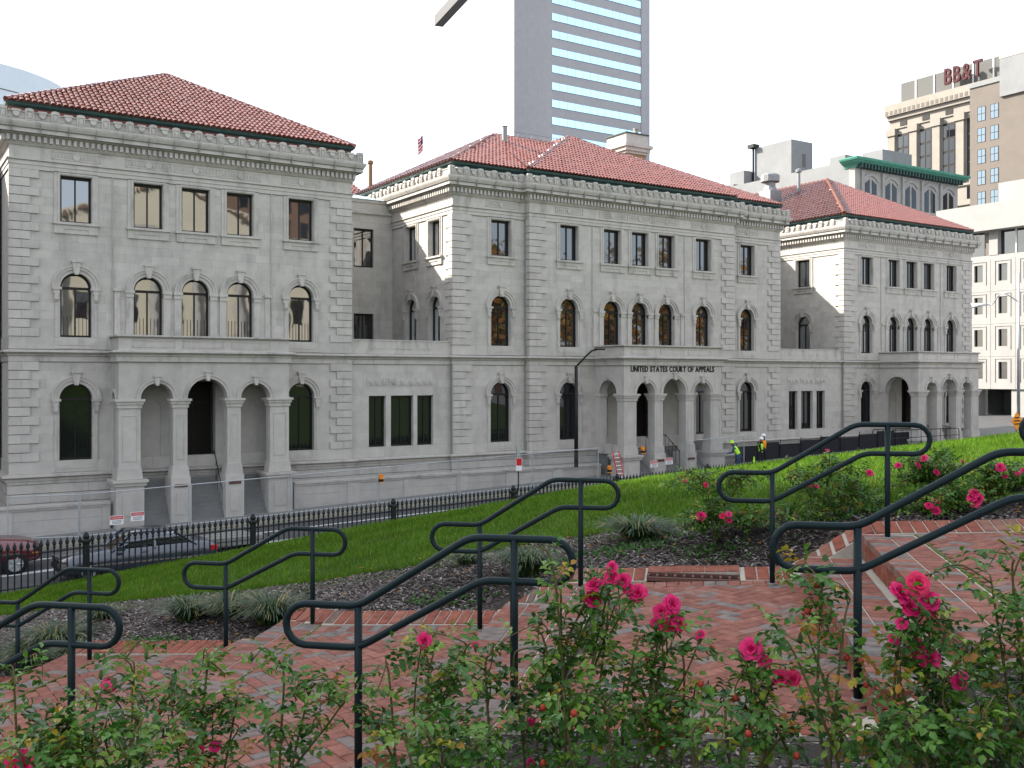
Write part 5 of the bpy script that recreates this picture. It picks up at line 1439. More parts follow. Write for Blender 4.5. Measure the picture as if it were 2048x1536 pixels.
# beam of the open roof crown
a, b = Vector((-20*RT.x+270*FW.x, -20*RT.y+270*FW.y, 0)), Vector((.9*RT.x+218*FW.x, .9*RT.y+218*FW.y, 0))
d = (b-a).normalized(); nx = Vector((d.y, -d.x, 0))*1.2
MB().slab([tuple((a-nx)[:2]), tuple((b-nx)[:2]), tuple((b+nx)[:2]), tuple((a+nx)[:2])], 95.3, 98.1).build('crown_beam', 'darkgranite', tw)
MB().slab([tuple((b-nx*3)[:2]), (TX0+3, TY+2), (TX0+3, TY+30), tuple((a+nx*9)[:2])], 112, 114).build('crown_slab', 'granite', tw)
MB().box(b.x-1, b.x+1, b.y-1, b.y+1, 95.4, 112).build('crown_post', 'darkgranite', tw)

def grid_windows(fr, parent, cols, rows, w, h, gm='glassd', fm='frame', depth=.25, sur=None, mull=True):
    """separate windows with frame and panes"""
    for c in cols:
        for z in rows:
            f = MB(fr); t = .07
            f.box(c-w/2-t, c-w/2, -.05, depth, z-t, z+h+t); f.box(c+w/2, c+w/2+t, -.03, depth, z-t, z+h+t); f.box(c-w/2, c+w/2, -.03, depth, z-t, z); f.box(c-w/2, c+w/2, -.03, depth, z+h, z+h+t)
            if mull: f.box(c-.03, c+.03, -.04, .05, z, z+h); f.box(c-w/2, c+w/2, -.035, .05, z+h*.49, z+h*.53)
            o = f.build('window', sur or fm, parent)
            MB(fr).box(c-w/2, c+w/2, -.015, .03, z, z+h).build('pane', gm, o)
# building with the green copper cornice
GX, GY = 104.0, 81.0
gb = thing('corniced_building', 'weathered stone building with green copper cornice and arched windows', 'building', (GX, GY, -4))
MB().box(GX, 125.6, GY, 102, -6, 26.4).build('wall', 'greystone', gb); MB().box(GX-.05, GX, GY+.9, 102, -6, 27.3).build('party_wall', 'palewall', gb)
MB().box(GX-.08, GX, GY, GY+.9, -6, 26.4).build('corner_pier', 'greystone', gb)
cn = MB(); run = [(GX, GY+1.6), (GX, GY), (125.6, GY), (125.6, GY+6)]
cn.sweep(run, [(0,26.3),(.15,26.3),(.25,26.6),(.85,26.9),(.9,27.0),(1.1,27.1),(1.2,27.3),(1.2,27.42),(0,27.6)]); cn.build('cornice', 'verdigris', gb)
br = MB(front(GY))
for k in range(34): c = GX+.3+.64*k; br.box(c-.13, c+.13, -.85, 0, 26.2, 26.75)
tag(br.build('cornice_brackets', 'copper', gb), kind='stuff')
for k in range(5):
    c = GX+3.0+4.1*k; fr = front(GY)
    MB(fr).box(c-1.95-.1, c-1.55, -.25, 0, 8, 26.0).build('pilaster', 'greystone', gb)
    for z, arch in ((22.0, True), (17.2, False), (12.4, False)):
        for s in (-1, 1):
            a0, a1 = (c-1.15, c-.2) if s < 0 else (c+.2, c+1.15)
            pl = [(a0, z), (a1, z)] + ([(a1, z+2.5 if s > 0 else z+3.1), (a0, z+3.1 if s > 0 else z+2.5)] if arch else [(a1, z+2.6), (a0, z+2.6)])
            o = MB(fr).prism(pl, -.02, .02).build('window', 'frame', gb); MB(fr).prism([(p*.94+(a0+a1)/2*.06, q*.97+(z+1.4)*.03) for p, q in pl], -.035, -.015).build('pane', 'glassf', o)
        if arch: MB(fr).prism(ring(c, z+1.9, 1.6, 1.95, 10, R(35), R(145)), -.15, 0).build('arch_hood', 'greystone', gb)
MB(front(GY)).box(GX-.02, 125.6, -.3, 0, 20.9, 21.3).build('sill_course', 'greystone', gb)
MB().box(108.2, 112.6, 95, 101.8, 25, 33.2).build('penthouse', 'palewall', gb)
MB().box(110.5, 111.1, 94.93, 95, 29.6, 31.4).build('vent_louvre', 'lattice', gb); MB().box(106.4, 108.6, 102.2, 105, 24, 29.9).build('penthouse', 'palewall', gb); MB().box(GX, 108, 101.9, 106.5, 5, 27.6).build('rear_wall', 'palewall', gb)
MB().tube([(108.0, 101.9, 25.5), (108.0, 101.9, 33.4)], .16, 6).box(107.4, 108.6, 101.3, 102.5, 33.2, 33.7).build('flue', 'frame', gb)
MB().box(105.8, 110.3, 84, 86.4, 25, 28.7).build('penthouse', 'palewall', gb); MB().box(118.8, 125.4, 88, 91.3, 25, 31.8).build('penthouse', 'palewall', gb); MB().box(110.4, 118.8, 87, 90, 25, 28.0).build('penthouse', 'palewall', gb)
# tall bank building, BB&T sign
BX = 205.0
bb = thing('bank_tower', 'tall cream bank building with giant pilasters and red rooftop lettering', 'building', (BX*1.2, 163, -5))
class FarFrame(Frame):
    """frame of the bank tower: drawn in units of 1.2 m"""
    def p(s, a, d, z): x, y, z = Frame.p(s, a, d, z); return (x*1.2, y*1.2, z*1.2)
fr = FarFrame(BX, 0, 0, 1, 1, 0); Y0_, Y1_ = 112.0, 150.0
MB(fr).box(Y0_, Y1_, 0, 30, -6, 62.0).build('wall', 'limestone', bb)
MB(fr).box(Y0_, Y1_+.4, -1.2, 30, 62.0, 64.6).box(Y0_, Y1_+.2, -.6, 30, 61.0, 62.0).build('cornice', 'limestone', bb)
bk = MB(fr)
for k in range(32): c = Y0_+.6+1.2*k; bk.box(c-.35, c+.35, -1.25, -.3, 62.2, 63.1)
tag(bk.build('cornice_modillions', 'beige', bb), kind='stuff')
MB(fr).box(Y0_, Y1_-2.2, 1.5, 20, 64.6, 69.8).build('roof_screen', 'lattice', bb)
for k in range(7): c = Y0_+3+4.8*k; MB(fr).box(c-.15, c+.15, 1.35, 1.5, 64.6, 69.8).build('screen_post', 'white', bb)
for k in range(7):
    c = Y1_-1.0-5.9*k
    if c < Y0_: break
    MB(fr).box(c-.95, c+.95, -.7, 0, 43.5, 58.6).build('giant_pilaster', 'limestone', bb); MB(fr).box(c-1.25, c+1.25, -1.0, 0, 57.2, 58.8).build('capital', 'limestone', bb)
    m = c-2.95
    if m-1.6 < Y0_: break
    o = MB(fr).box(m-1.55, m+1.55, -.05, .02, 44.2, 57.4).build('window', 'frame', bb)
    for j in range(4):
        for s in (-1, 1): MB(fr).box(m+s*.75-.62, m+s*.75+.62, -.10, -.04, 44.9+3.1*j, 47.5+3.1*j).build('pane', 'glassf', o)
    MB(fr).box(m-.9, m+.9, -.1, .0, 59.3, 60.5).build('attic_window', 'frame', bb)
    grid_windows(fr, bb, [m-.95, m+.95], [39.6, 35.0, 30.2, 25.6, 21.0], 1.25, 2.6, 'glassf', 'frame', .1, mull=False)
for z in (42.6, 38.2, 33.6): MB(fr).box(Y0_, Y1_, -.6 if z < 40 else -.4, 0, z, z+.5).build('string_course', 'limestone', bb)
MB(fr).box(Y0_, Y1_, -.3, 0, 58.8, 59.1).build('architrave', 'limestone', bb)
M['signred'] = mat('sign_maroon', (.055, .008, .014), .7)
letters('BB&T', 6.2, .3, .07, 'signred', bb, Vector(((BX-.6)*1.2, 130.3*1.2, 66.0*1.2)), Vector((0, -1, 0)), R(-90), 11.3)
# beige block in front of it
bg_ = thing('beige_block', 'plain beige block with paired blue windows right of the bank building', 'building', (151, 88, -5)); fr = side(151.0)
Yb1 = 95.2
MB(fr).box(60, Yb1, 0, 40, -6, 47.0).build('wall', 'beige', bg_); MB(fr).box(60, Yb1+.1, -.2, 1, 47.0, 47.7).build('coping', 'palewall', bg_)
grid_windows(fr, bg_, [93.2, 91.0], [41.4-3.44*k for k in range(9)], 1.25, 2.2, 'glassb', 'frame', .12)
MB(fr).box(70, 89.9, -.4, 20, 44.4, 50.4).build('rooftop_block', 'palewall', bg_); MB(fr).box(70, 89.95, -.45, 20, 50.4, 53.0).build('rooftop_band', 'cream', bg_)
# white precast office block across the side street
wb = thing('precast_block', 'white precast office block with small framed windows at the right edge', 'building', (92, 52, -4)); fr = side(92.0)
MB(fr).box(30, 61.0, .35, 25, -1.2, 11.9).build('wall', 'whiteconc', wb)
for k in range(9):            # precast panels with joints, each around one window column
    c = 60.0-2.5*k-.4
    for j in range(4):
        z = -1.2+3.17*j+ (0 if j else 0); fm = MB(fr); hw, z0, z1 = .45, z+1.0, z+2.65
        fm.box(c-1.235, c-hw, .0, .36, z+.01, z+3.16); fm.box(c+hw, c+1.235, .0, .36, z+.01, z+3.16); fm.box(c-hw, c+hw, .0, .36, z+.01, z0); fm.box(c-hw, c+hw, .0, .36, z1, z+3.16)
        q = .78
        for s_ in (-1, 1): fm.box(c+s_*q-.03, c+s_*q+.03, -.05, .0, z0-.32, z1+.32)
        fm.box(c-q, c+q, -.05, .0, z1+.28, z1+.34)
        o = fm.build('panel', 'whiteconc', wb)
        MB(fr).box(c-hw, c+hw, .28, .34, z0, z1).build('pane', 'glassd', o); MB(fr).box(c-hw, c-hw+.06, .2, .34, z0, z1).box(c+hw-.06, c+hw, .2, .34, z0, z1).build('window_frame', 'frame', o)
for k in range(6): MB(fr).box(60.9-4.7*k-3.9, 60.9-4.7*k-.1, .9, 1.0, 11.9, 14.3).build('ribbon_window', 'glassd', wb); MB(fr).box(60.9-4.7*k-.9, 60.9-4.7*k, .3, 1.2, 11.9, 14.3).build('ribbon_pier', 'whiteconc', wb)
for k in range(6): MB(fr).box(60.9-4.7*k-2.5, 60.9-4.7*k-2.4, .8, .95, 11.9, 14.3).build('mullion', 'white', wb)
MB(fr).box(30, 61.4, -.5, 25, 14.3, 16.9).build('parapet', 'whiteconc', wb); MB(fr).box(30, 55.4, .6, 22, 16.9, 18.9).build('rooftop_block', 'whiteconc', wb)
for k in range(6): MB(fr).box(58.2-5.2*k-.85, 58.2-5.2*k+.85, .2, 1.6, -5.6, -1.25).build('column', 'whiteconc', wb)
MB(fr).box(30, 61, 3.2, 3.4, -5.6, -1.2).build('lobby_glazing', 'glassd', wb); MB(fr).box(30, 61, 3.5, 25, -5.6, -1.2).build('lobby_core', 'frame', wb)
# pale curved tower, left
cy = thing('curved_tower', 'pale blue-white curved tower top behind the left roof', 'building', (-70, 130, -5))
M['haze_white'] = mat('pale_panel', (.58, .64, .68), .7, (.54, .6, .64), .3)
ctr = RT*(-86.5)+FW*150
for r_, z0, z1 in ((19.6, -5, 37.6), (18.0, 37.6, 38.3), (18.2, 38.3, 44.0)): MB().lathe(ctr.x, ctr.y, [(r_, z0), (r_, z1)], 64).build('drum', 'haze_white', cy, False)
for z in (31.0, 34.4, 40.4): MB().lathe(ctr.x, ctr.y, [(18.26 if z > 38 else 19.66, z), (18.26 if z > 38 else 19.66, z+.12)], 64).build('reveal_band', 'lattice', cy)
# brown brick building at the left margin, behind the courthouse
bw = thing('brick_building', 'brown brick building glimpsed at the left edge behind the courthouse', 'building', (-5, 80, -6))
MB().box(-30, 5.2, 78, 95, -7, 8).build('wall', 'brown', bw); MB().box(-30.2, 5.4, 77.8, 95.2, 8, 8.5).build('cornice', 'limestone', bw)
grid_windows(front(78), bw, [3.5-3*k for k in range(4)], [4.5, .8, -3], 1.2, 2.0, 'glass')
MB().box(-14, 4.6, 47.6, 60, -7, 9.2).build('wing', 'brown', bw)
# unseen block added west of the view to shade the foreground garden
ob = thing('added_shade_block', 'tall office block standing west of the garden, outside the picture', 'building', (-50, 58, -6))  # added unseen block that shades the foreground
MB().box(-80, -45.9, 38, 128, -8, 60.0).build('wall', 'beige', ob)
grid_windows(Frame(-45.9, 0, 0, 1, -1, 0), ob, [42+6*k for k in range(6)], [4*k for k in range(0, 10, 2)], 3, 2.0, 'glassd', depth=.1)
# classical hall and autumn trees behind the photographer, mirrored in the windows
hl = thing('classical_hall', 'cream classical hall up the slope behind the photographer, seen in window reflections', 'building', (35, -38, -2))
MB().box(16, 60, -60, -38, -4, 17).build('wall', 'cream', hl); MB().box(15.2, 60.8, -60.8, -37.2, 17, 18.6).build('cornice', 'whiteconc', hl); MB().box(15.5, 60.5, -60.5, -37.5, 15.2, 15.6).build('architrave', 'whiteconc', hl)
MB().prism([(17, 18.6), (47, 18.6), (32, 25.5)], -60, -37.6).build('pediment', 'cream', hl)
for s_ in (-1, 1):
    dn = MB()
    for k in range(22):
        f0 = (k+.2)/22; x_ = 32+s_*(15-15*f0); z_ = 18.2+6.9*f0; dn.box(min(x_, x_+.34*s_), max(x_, x_+.34*s_), -37.7, -37.1, z_-.5, z_)
    tag(dn.build('raking_dentils', 'brown', hl), kind='stuff')
fz = MB()
for k in range(60): fz.box(15.6+.75*k, 15.98+.75*k, -37.4, -36.95, 16.2, 16.8)
tag(fz.build('frieze_dentils', 'brown', hl), kind='stuff')
hb = thing('brick_hotel', 'tall brown brick hotel behind the classical hall, seen only in reflections', 'building', (58, -80, -3))
MB().box(46, 75, -95, -72, -4, 44).build('wall', 'brown', hb); grid_windows(Frame(0, -72, 1, 0, 0, -1), hb, [48.5+3.6*k for k in range(7)], [20+4*k for k in range(6)], 1.6, 2.2, 'glassf', mull=False)
for k in range(8): MB().lathe(19+5.4*k, -36.9, [(.75, -4), (.75, -3.4), (.6, -3.3), (.52, 14.2), (.8, 14.8), (.8, 15.2)], 14).build('column', 'whiteconc', hl)
grid_windows(Frame(0, -38, 1, 0, 0, -1), hl, [21.7+5.4*k for k in range(7)], [0, 7], 1.5, 3.4, 'glassd')
MB().box(10, 66, -38, -30, -4.2, -2.4).build('terrace', 'concrete', hl)
# ---------------------------------------------------------------- plants
class Leaves:
    """gathers leaf faces with a tone, one mesh per plant part"""
    def __init__(s): s.V = []; s.F = []; s.T = []
    def leaflet(s, p, d, n, L, Wd, tone, fold=.25):
        x = d.cross(n)
        if x.length < 1e-4: x = Vector((1, 0, 0))
        x.normalize(); up = x.cross(d).normalized(); b = len(s.V); f = Wd*fold
        s.V += [tuple(p), tuple(p+d*L*.35-x*Wd*.5+up*f), tuple(p+d*L*.72-x*Wd*.40+up*f*.8), tuple(p+d*L-up*L*.12), tuple(p+d*L*.72+x*Wd*.40+up*f*.8), tuple(p+d*L*.35+x*Wd*.5+up*f), tuple(p+d*L*.5)]
        for q in ((0,1,6),(1,2,6),(2,3,6),(3,4,6),(4,5,6),(5,0,6)): s.F.append([b+i for i in q]); s.T.append(tone)
    def build(s, name, m, parent): return tag(big_mesh(name, s.V, s.F, s.T, m, parent), kind='stuff') if s.F else None
def rvec(r=1.0): 
    while True:
        v = Vector((rng.uniform(-1,1), rng.uniform(-1,1), rng.uniform(-1,1)))
        if .05 < v.length < 1: return v.normalized()*r
def compound(lv, p, d, n, size, tone, count=5):
    d = d.normalized(); x = d.cross(n).normalized()
    for k in range(count):
        if k == count-1: q, dd = p+d*size*1.9, d
        else:
            sg = -1 if k % 2 == 0 else 1; f = .55+.75*(k//2); q = p+d*size*f; dd = (d*.45+x*sg).normalized()
        dd = (dd+rvec(.22)+Vector((0,0,-.18))).normalized(); lv.leaflet(q, dd, (n+rvec(.35)).normalized(), size*rng.uniform(.85,1.15), size*rng.uniform(.58,.72), tone+rng.uniform(-.02,.02))
def rose_flower(parent, c, face, size, tone, m='petal'):
    """layered cupped petals"""
    c = Vector(c); f = Vector(face).normalized(); a = f.orthogonal().normalized(); b = f.cross(a)
    V, F, T = [], [], []
    for ring_, (npt, tilt, r, wd) in enumerate(((5, 1.25, 1.0, .95), (5, .95, .88, .85), (5, .65, .70, .72), (4, .38, .50, .6), (3, .18, .34, .5))):
        for k in range(npt):
            q = 2*math.pi*(k/npt)+ring_*.7+rng.uniform(-.15,.15); o = a*math.cos(q)+b*math.sin(q); t = f.cross(o)
            tl = tilt+rng.uniform(-.12,.12); base = len(V)
            for i in range(4):
                u = i/3.; rad = r*size*.5*(u**.8); ang = tl*(.75+.45*u)
                mid = c+o*(rad*math.sin(ang))+f*(rad*math.cos(ang)-size*.12)
                w = wd*size*.5*math.sin(math.pi*min(.95, .18+.62*u))*(.9 if i == 3 else 1)
                for j in range(4):
                    v = (j/3.-.5)*2; cup = -.18*size*(v*v)*(.4+.6*u)*math.sin(1.2-tl*.6)
                    V.append(tuple(mid+t*(w*v*.62)+f*(abs(v)*size*.05*(1-u) + .03*size*math.sin(v*5+k)*u)-o*(-cup*.3)))
            for i in range(3):
                for j in range(3): F.append([base+i*4+j, base+i*4+j+1, base+i*4+j+5, base+i*4+j+4]); T.append(tone+rng.uniform(-.03,.03))
    o = big_mesh('flower', V, F, np.clip(T, .01, .98), m, parent, True)
    return o
def cane_pts(p, q, bow=.15):
    p, q = Vector(p), Vector(q); m = (p+q)/2+Vector((rng.uniform(-bow,bow), rng.uniform(-bow,bow), .10)); m2 = q*.75+m*.25+rvec(.03)
    return smooth_line([p, p*.45+m*.55+rvec(.03), m2, q], 5)
def leafy(lv, pts, start, step, size, tone0=None):
    L = 0.0; prev = pts[0]; tot = sum((b-a).length for a, b in zip(pts, pts[1:])); nxt = tot*start
    k = rng.random()*6
    for a, b in zip(pts, pts[1:]):
        L += (b-a).length
        while L > nxt:
            p = a.lerp(b, rng.random()); d0 = (b-a).normalized(); k += 2.4
            sd = d0.orthogonal().normalized(); sd = Matrix.Rotation(k, 3, d0)@sd
            d = (sd+d0*.35+Vector((0,0,.1))).normalized(); n = (Vector((0,0,1))+rvec(.5)).normalized()
            t = rng.random(); t = t*.93 if rng.random() > .035 else .95+rng.random()*.04
            compound(lv, p, d, n, size*rng.uniform(.8,1.15), t if tone0 is None else tone0+rng.uniform(-.03,.03), rng.choice((5,5,5,7)))
            nxt += step*rng.uniform(.7,1.3)
def rose_bush(label, s, t, tips, flowers, size=.034, step=.045, extra=6, spread=.3, group='rose bushes of the near bed', dry=0, hips=0, buds=3, base_z=None):
    """tips: (s,t,z) ends of main canes; flowers: (s,t,z,diameter)"""
    z0 = gz(s, t)-.02 if base_z is None else base_z
    root = thing('rose_bush', label, 'rose bush', W(s, t, z0), group)
    lv = Leaves(); cn = MB(); ends = []
    B = Vector(W(s, t, z0))
    allt = [Vector(W(*q)) for q in tips]
    for q in allt:
        p0 = B+Vector((rng.uniform(-.06,.06), rng.uniform(-.06,.06), 0)); pts = cane_pts(p0, q); cn.tube(pts, .0075, 5, False, .003); leafy(lv, pts, .32, step, size)
        for k in range(extra):
            i = rng.randrange(len(pts)//3, len(pts)); e = pts[i]+Vector((rng.uniform(-spread,spread), rng.uniform(-spread,spread), rng.uniform(.0,.16)))
            if e.z > q.z+.03: e.z = q.z-.02-rng.random()*.08
            sp = cane_pts(pts[i], e, .05); cn.tube(sp, .004, 4, False, .0018); leafy(lv, sp, .12, step*.8, size); ends.append(sp[-1])
    for (fs, ft, fz, fd) in flowers:
        q = Vector(W(fs, ft, fz)); near = min(allt, key=lambda e: (e-q).length); src = B.lerp(near, .55)+Vector((0,0,.06))
        sp = cane_pts(src, q-Vector((0,0,fd*.25)), .06); cn.tube(sp, .0045, 5, False, .0022); leafy(lv, sp, .25, step, size)
        fc = (Vector((0,0,1))*rng.uniform(.25,.9)-FW*rng.uniform(.3,1.0)+RT*rng.uniform(-.6,.6))
        rose_flower(root, q, fc, fd, rng.random()*.9)
        x, y, z = q-Vector((0,0,fd*.27)); MB().lathe(x, y, [(.004, z-.02), (.011, z-.005), (.012, z+.008), (.006, z+.016)], 6).build('calyx', 'sepal', root)
    cn.build('cane', 'cane', root, True); lv.build('foliage', 'leaf', root)
    for k in range(min(buds, len(ends))):
        x, y, z = rng.choice(ends); MB().lathe(x, y, [(.003, z), (.009, z+.012), (.007, z+.026), (.001, z+.04)], 6).build('bud', 'sepal', root)
    for k in range(hips):
        x, y, z = rng.choice(ends)+rvec(.03); MB().lathe(x, y, [(.002, z-.012), (.010, z-.006), (.012, z+.003), (.008, z+.011), (.003, z+.014)], 8).build('rose_hip', 'hip', root, True)
    if dry:
        dl = Leaves()
        for k in range(dry):
            p = rng.choice(ends)+rvec(.07); compound(dl, p, rvec(), Vector((0,0,1)), size*1.1, rng.random()*.98)
        dl.build('dry_foliage', 'leafdry', root)
    return root
def fgp(px, py, d):
    """garden coordinates of a spot at a measured distance"""
    u = (px-1024)/1985.; l = u*d; z = -(py-753.6)/1985*d
    return l*math.cos(GA)-d*math.sin(GA), l*math.sin(GA)+d*math.cos(GA), z
def fg(lst, d): return [fgp(x, y, d+(k % 3-1)*.12) for k, (x, y) in enumerate(lst)]
def fl_(lst, d): return [fgp(x, y, d)+(w*d/1985.,) for x, y, w in lst]
NB = [
 ('low rose bush in the bottom left corner with one bright bloom', (40, 4.1), [(30, 1370), (-40, 1430), (90, 1420)], [(45, 1528, 74)], 0, 0),
 ('tall sprig of roses just right of the leftmost near handrail', (240, 4.2), [(250, 1318), (180, 1390), (290, 1400)], [(218, 1368, 34)], 5, 0),
 ('rose bush with tight green buds below the left lawn', (400, 4.1), [(420, 1330), (350, 1390), (470, 1385), (420, 1430)], [(422, 1425, 22), (430, 1492, 26), (396, 1500, 26)], 4, 2),
 ('dense rose bush left of the large centre handrail', (590, 4.0), [(560, 1330), (640, 1370), (520, 1400), (690, 1400)], [], 6, 0),
 ('rose bush with single pink bloom before the centre steps', (800, 4.0), [(770, 1330), (850, 1310), (930, 1285), (720, 1400)], [(850, 1281, 36), (952, 1290, 18)], 3, 2),
 ('leafy rose bush below the centre handrail with two red buds', (1000, 3.9), [(980, 1310), (1040, 1300), (900, 1390), (1100, 1350)], [(1059, 1447, 28), (1214, 1470, 24), (1062, 1526, 20)], 5, 2),
 ('tallest rose bush, a bare-tipped shoot and a row of pink blooms', (1130, 3.8), [(1072, 1092), (1120, 1180), (1215, 1180), (1190, 1290), (1060, 1260)], [(1187, 1168, 44), (1186, 1196, 40), (1222, 1134, 28), (1222, 1155, 36), (1246, 1160, 34), (1275, 1185, 42), (1256, 1176, 26)], 2, 2),
 ('rose bush with big magenta cluster right of centre', (1310, 3.8), [(1290, 1270), (1350, 1290), (1250, 1330), (1390, 1380)], [(1346, 1208, 44), (1322, 1222, 36), (1336, 1252, 46), (1360, 1246, 38), (1312, 1246, 26), (1400, 1268, 24)], 4, 5),
 ('rose bush with a pink and a coral bloom side by side', (1520, 3.7), [(1480, 1350), (1530, 1340), (1440, 1400), (1590, 1430)], [(1502, 1298, 50), (1530, 1322, 30), (1562, 1354, 38), (1584, 1357, 40)], 3, 4),
 ('sparse rose bush with thick green canes before the right handrail', (1660, 3.6), [(1610, 1250), (1700, 1200), (1650, 1165), (1560, 1270)], [], 18, 5),
 ('large rose bush at right with the biggest pink cluster', (1880, 3.6), [(1830, 1260), (1900, 1230), (1960, 1290), (1800, 1330), (1870, 1380)], [(1838, 1166, 54), (1802, 1184, 54), (1858, 1200, 48), (1822, 1214, 44), (1866, 1222, 34), (1804, 1246, 28), (1788, 1278, 26), (1834, 1296, 44), (1858, 1316, 46), (1918, 1365, 34), (1926, 1350, 24)], 22, 3),
 ('rose bush running off the right edge above the steps', (2030, 3.7), [(2030, 1120), (1980, 1150), (2070, 1180), (2010, 1280), (1950, 1330)], [], 4, 0),
 ('low rose bush at bottom centre in front of the tall one', (1240, 3.5), [(1200, 1400), (1280, 1420), (1330, 1440), (1140, 1420)], [], 4, 4),
 ('low rose bush at the bottom between sparse canes and coral bloom', (1480, 3.4), [(1420, 1440), (1500, 1460), (1380, 1450)], [], 3, 6),
 ('low leafy rose bush at the bottom right under the biggest cluster', (1800, 3.4), [(1760, 1470), (1840, 1460), (1900, 1480), (1720, 1500)], [], 4, 0),
 ('low leafy rose bush in the bottom right corner', (2000, 3.4), [(1960, 1440), (2040, 1430), (2060, 1480), (1920, 1490)], [], 3, 0),
 ('low leafy rose bush at the bottom under the single pink bloom', (880, 3.4), [(840, 1450), (910, 1460), (800, 1480), (950, 1490)], [], 3, 0),
 ('low leafy rose bush at the bottom beside the corner bloom', (120, 3.4), [(100, 1460), (160, 1470), (40, 1490), (200, 1490)], [], 3, 0),
 ('low rose bush at the bottom edge beside the left buds', (260, 3.5), [(200, 1450), (280, 1440), (340, 1470), (120, 1480)], [(213, 1370, 20)], 6, 0),
]
for label, (bx, d), tips, flw, dry, hips in NB:
    s, t, _ = fgp(bx, 1500, d)
    rose_bush(label, s, t, fg(tips, d), fl_(flw, d-.10), dry=dry//3, hips=hips, extra=(4 if 'low' in label else 3) if 'sparse' not in label else 2, spread=.15, step=.048, size=.036)
# thick canes of the sparse bush
FB = [
 ('rose shrub with magenta blooms at the lawn edge right of the drain', (1440, 9.7), [(1400, 960), (1450, 1000), (1480, 960), (1390, 1040), (1520, 1040)], [(1402, 1031, 20), (1445, 1031, 14), (1458, 1028, 14), (1458, 1040, 14), (1370, 962, 8), (1412, 970, 12)], 10),
 ('rose shrub with pink and orange blooms behind the right far handrail', (1650, 9.4), [(1600, 960), (1660, 930), (1700, 970), (1740, 1000), (1560, 1030)], [(1618, 968, 14), (1632, 972, 12), (1655, 900, 8), (1740, 945, 14)], 6),
 ('red rose shrub on the lawn edge nearest the right porch', (1860, 9.6), [(1830, 930), (1880, 920), (1850, 960), (1900, 960)], [(1796, 930, 13), (1836, 930, 15), (1848, 916, 16), (1874, 944, 13), (1926, 923, 10)], 5),
 ('pink rose shrub at the border bricks between the right handrails', (1870, 8.95), [(1860, 1000), (1920, 990), (1890, 1010)], [(1858, 1010, 16), (1874, 1002, 14), (1872, 1020, 20), (1950, 985, 20), (1944, 992, 22), (1956, 996, 20), (1950, 1004, 22)], 2),
 ('red rose shrub at the right edge beside the upper handrail', (2010, 9.3), [(1990, 950), (2030, 960), (2060, 950), (1960, 980)], [(2000, 934, 18), (2008, 942, 14), (2010, 950, 12), (2035, 946, 10), (2048, 940, 12)], 4),
]
for label, (bx, d), tips, flw, dry in FB:
    s, t, _ = fgp(bx, 1000, d)
    rose_bush(label, s, t, fg(tips, d), fl_([(a, b, c*1.15) for a, b, c in flw], d-.35), dry=dry//2, hips=0, extra=16, spread=.30, step=.05, size=.036, group='rose shrubs beyond the path', base_z=gz(s, t)-.02)
# strap-leaved clumps
def clump(label, s, t, r, h, n, tone=None):
    z = gz(s, t); root = thing('grass_clump', label, 'plant', W(s, t, z), 'strap-leaved clumps in the mulch bed')
    V, F, T = [], [], []
    for k in range(n):
        a = rng.random()*6.283; rr = r*(.35+.65*rng.random()); hh = h*(.6+.5*rng.random()); b0 = rng.random()*r*.3
        o = Vector((math.cos(a), math.sin(a), 0)); sd = Vector((-o.y, o.x, 0))*(.0065+.0035*rng.random()); B = Vector(W(s, t, z))+o*b0; tn = rng.random()*.97
        base = len(V)
        for i in range(5):
            u = i/4.; p = B+o*(rr*u)+Vector((0,0,hh*(1.9*u-1.35*u*u))); w = 1-.85*u
            V += [tuple(p-sd*w), tuple(p+sd*w)]
        for i in range(4): F.append([base+2*i, base+2*i+1, base+2*i+3, base+2*i+2]); T.append(tn)
    tag(big_mesh('foliage', V, F, T, 'strap', root), kind='stuff'); return root
for label, px, py, d, r, h, n in (
 ('strap-leaved clump left of the left lawn handrail post', 380, 1200, 11.1, .48, .32, 420), ('dark strap-leaved clump right of the left lawn handrail', 545, 1205, 10.6, .55, .38, 560),
 ('strap-leaved clump under the left lawn handrail', 460, 1195, 11.0, .45, .30, 380), ('pale strap-leaved clump between the centre handrails', 1055, 1105, 10.0, .44, .34, 480),
 ('strap-leaved mound left of the drain at the lawn edge', 1275, 1065, 10.4, .50, .30, 480), ('strap-leaved clump behind the far left handrail', 110, 1235, 11.4, .55, .32, 460),
 ('yellowing strap-leaved clump by the far left handrail post', 60, 1265, 11.0, .55, .32, 460), ('strap-leaved clump right of the far left handrail', 205, 1190, 12.2, .36, .24, 280),
 ('orange-tinged strap-leaved clump at the bed foot, far left', 150, 1290, 10.6, .32, .2, 200), ('thin strap-leaved clump left of the centre lawn handrail post', 935, 1120, 10.9, .3, .2, 180)):
    s, t, _ = fgp(px, py, d); clump(label, s, t, r, h, n)
# bark on the rose bed
N = 14000
S = rs.rand(N)*9-5.5; T = 2.4+rs.rand(N)*2.4; P = frame_np(S, T); Z = gz_np(S, T)+.004+.014*rs.rand(N)
a = rs.rand(N)*6.283; ln = .008+.022*rs.rand(N)**2; wd = .003+.005*rs.rand(N); ux, uy = np.cos(a), np.sin(a); V = np.zeros((N, 4, 3), np.float32)
for k, (i, j) in enumerate(((-1,-1),(1,-1),(1,1),(-1,1))): V[:,k] = np.stack([P[:,0]+ux*ln*i-uy*wd*j, P[:,1]+uy*ln*i+ux*wd*j, Z+(rs.rand(N)-.5)*ln*.6], 1)
tag(big_mesh('bed_mulch', V.reshape(-1,3), np.arange(4*N).reshape(-1,4), rs.rand(N)*.98, 'chip'), 'bark mulch under the near rose bushes', 'mulch', kind='stuff')
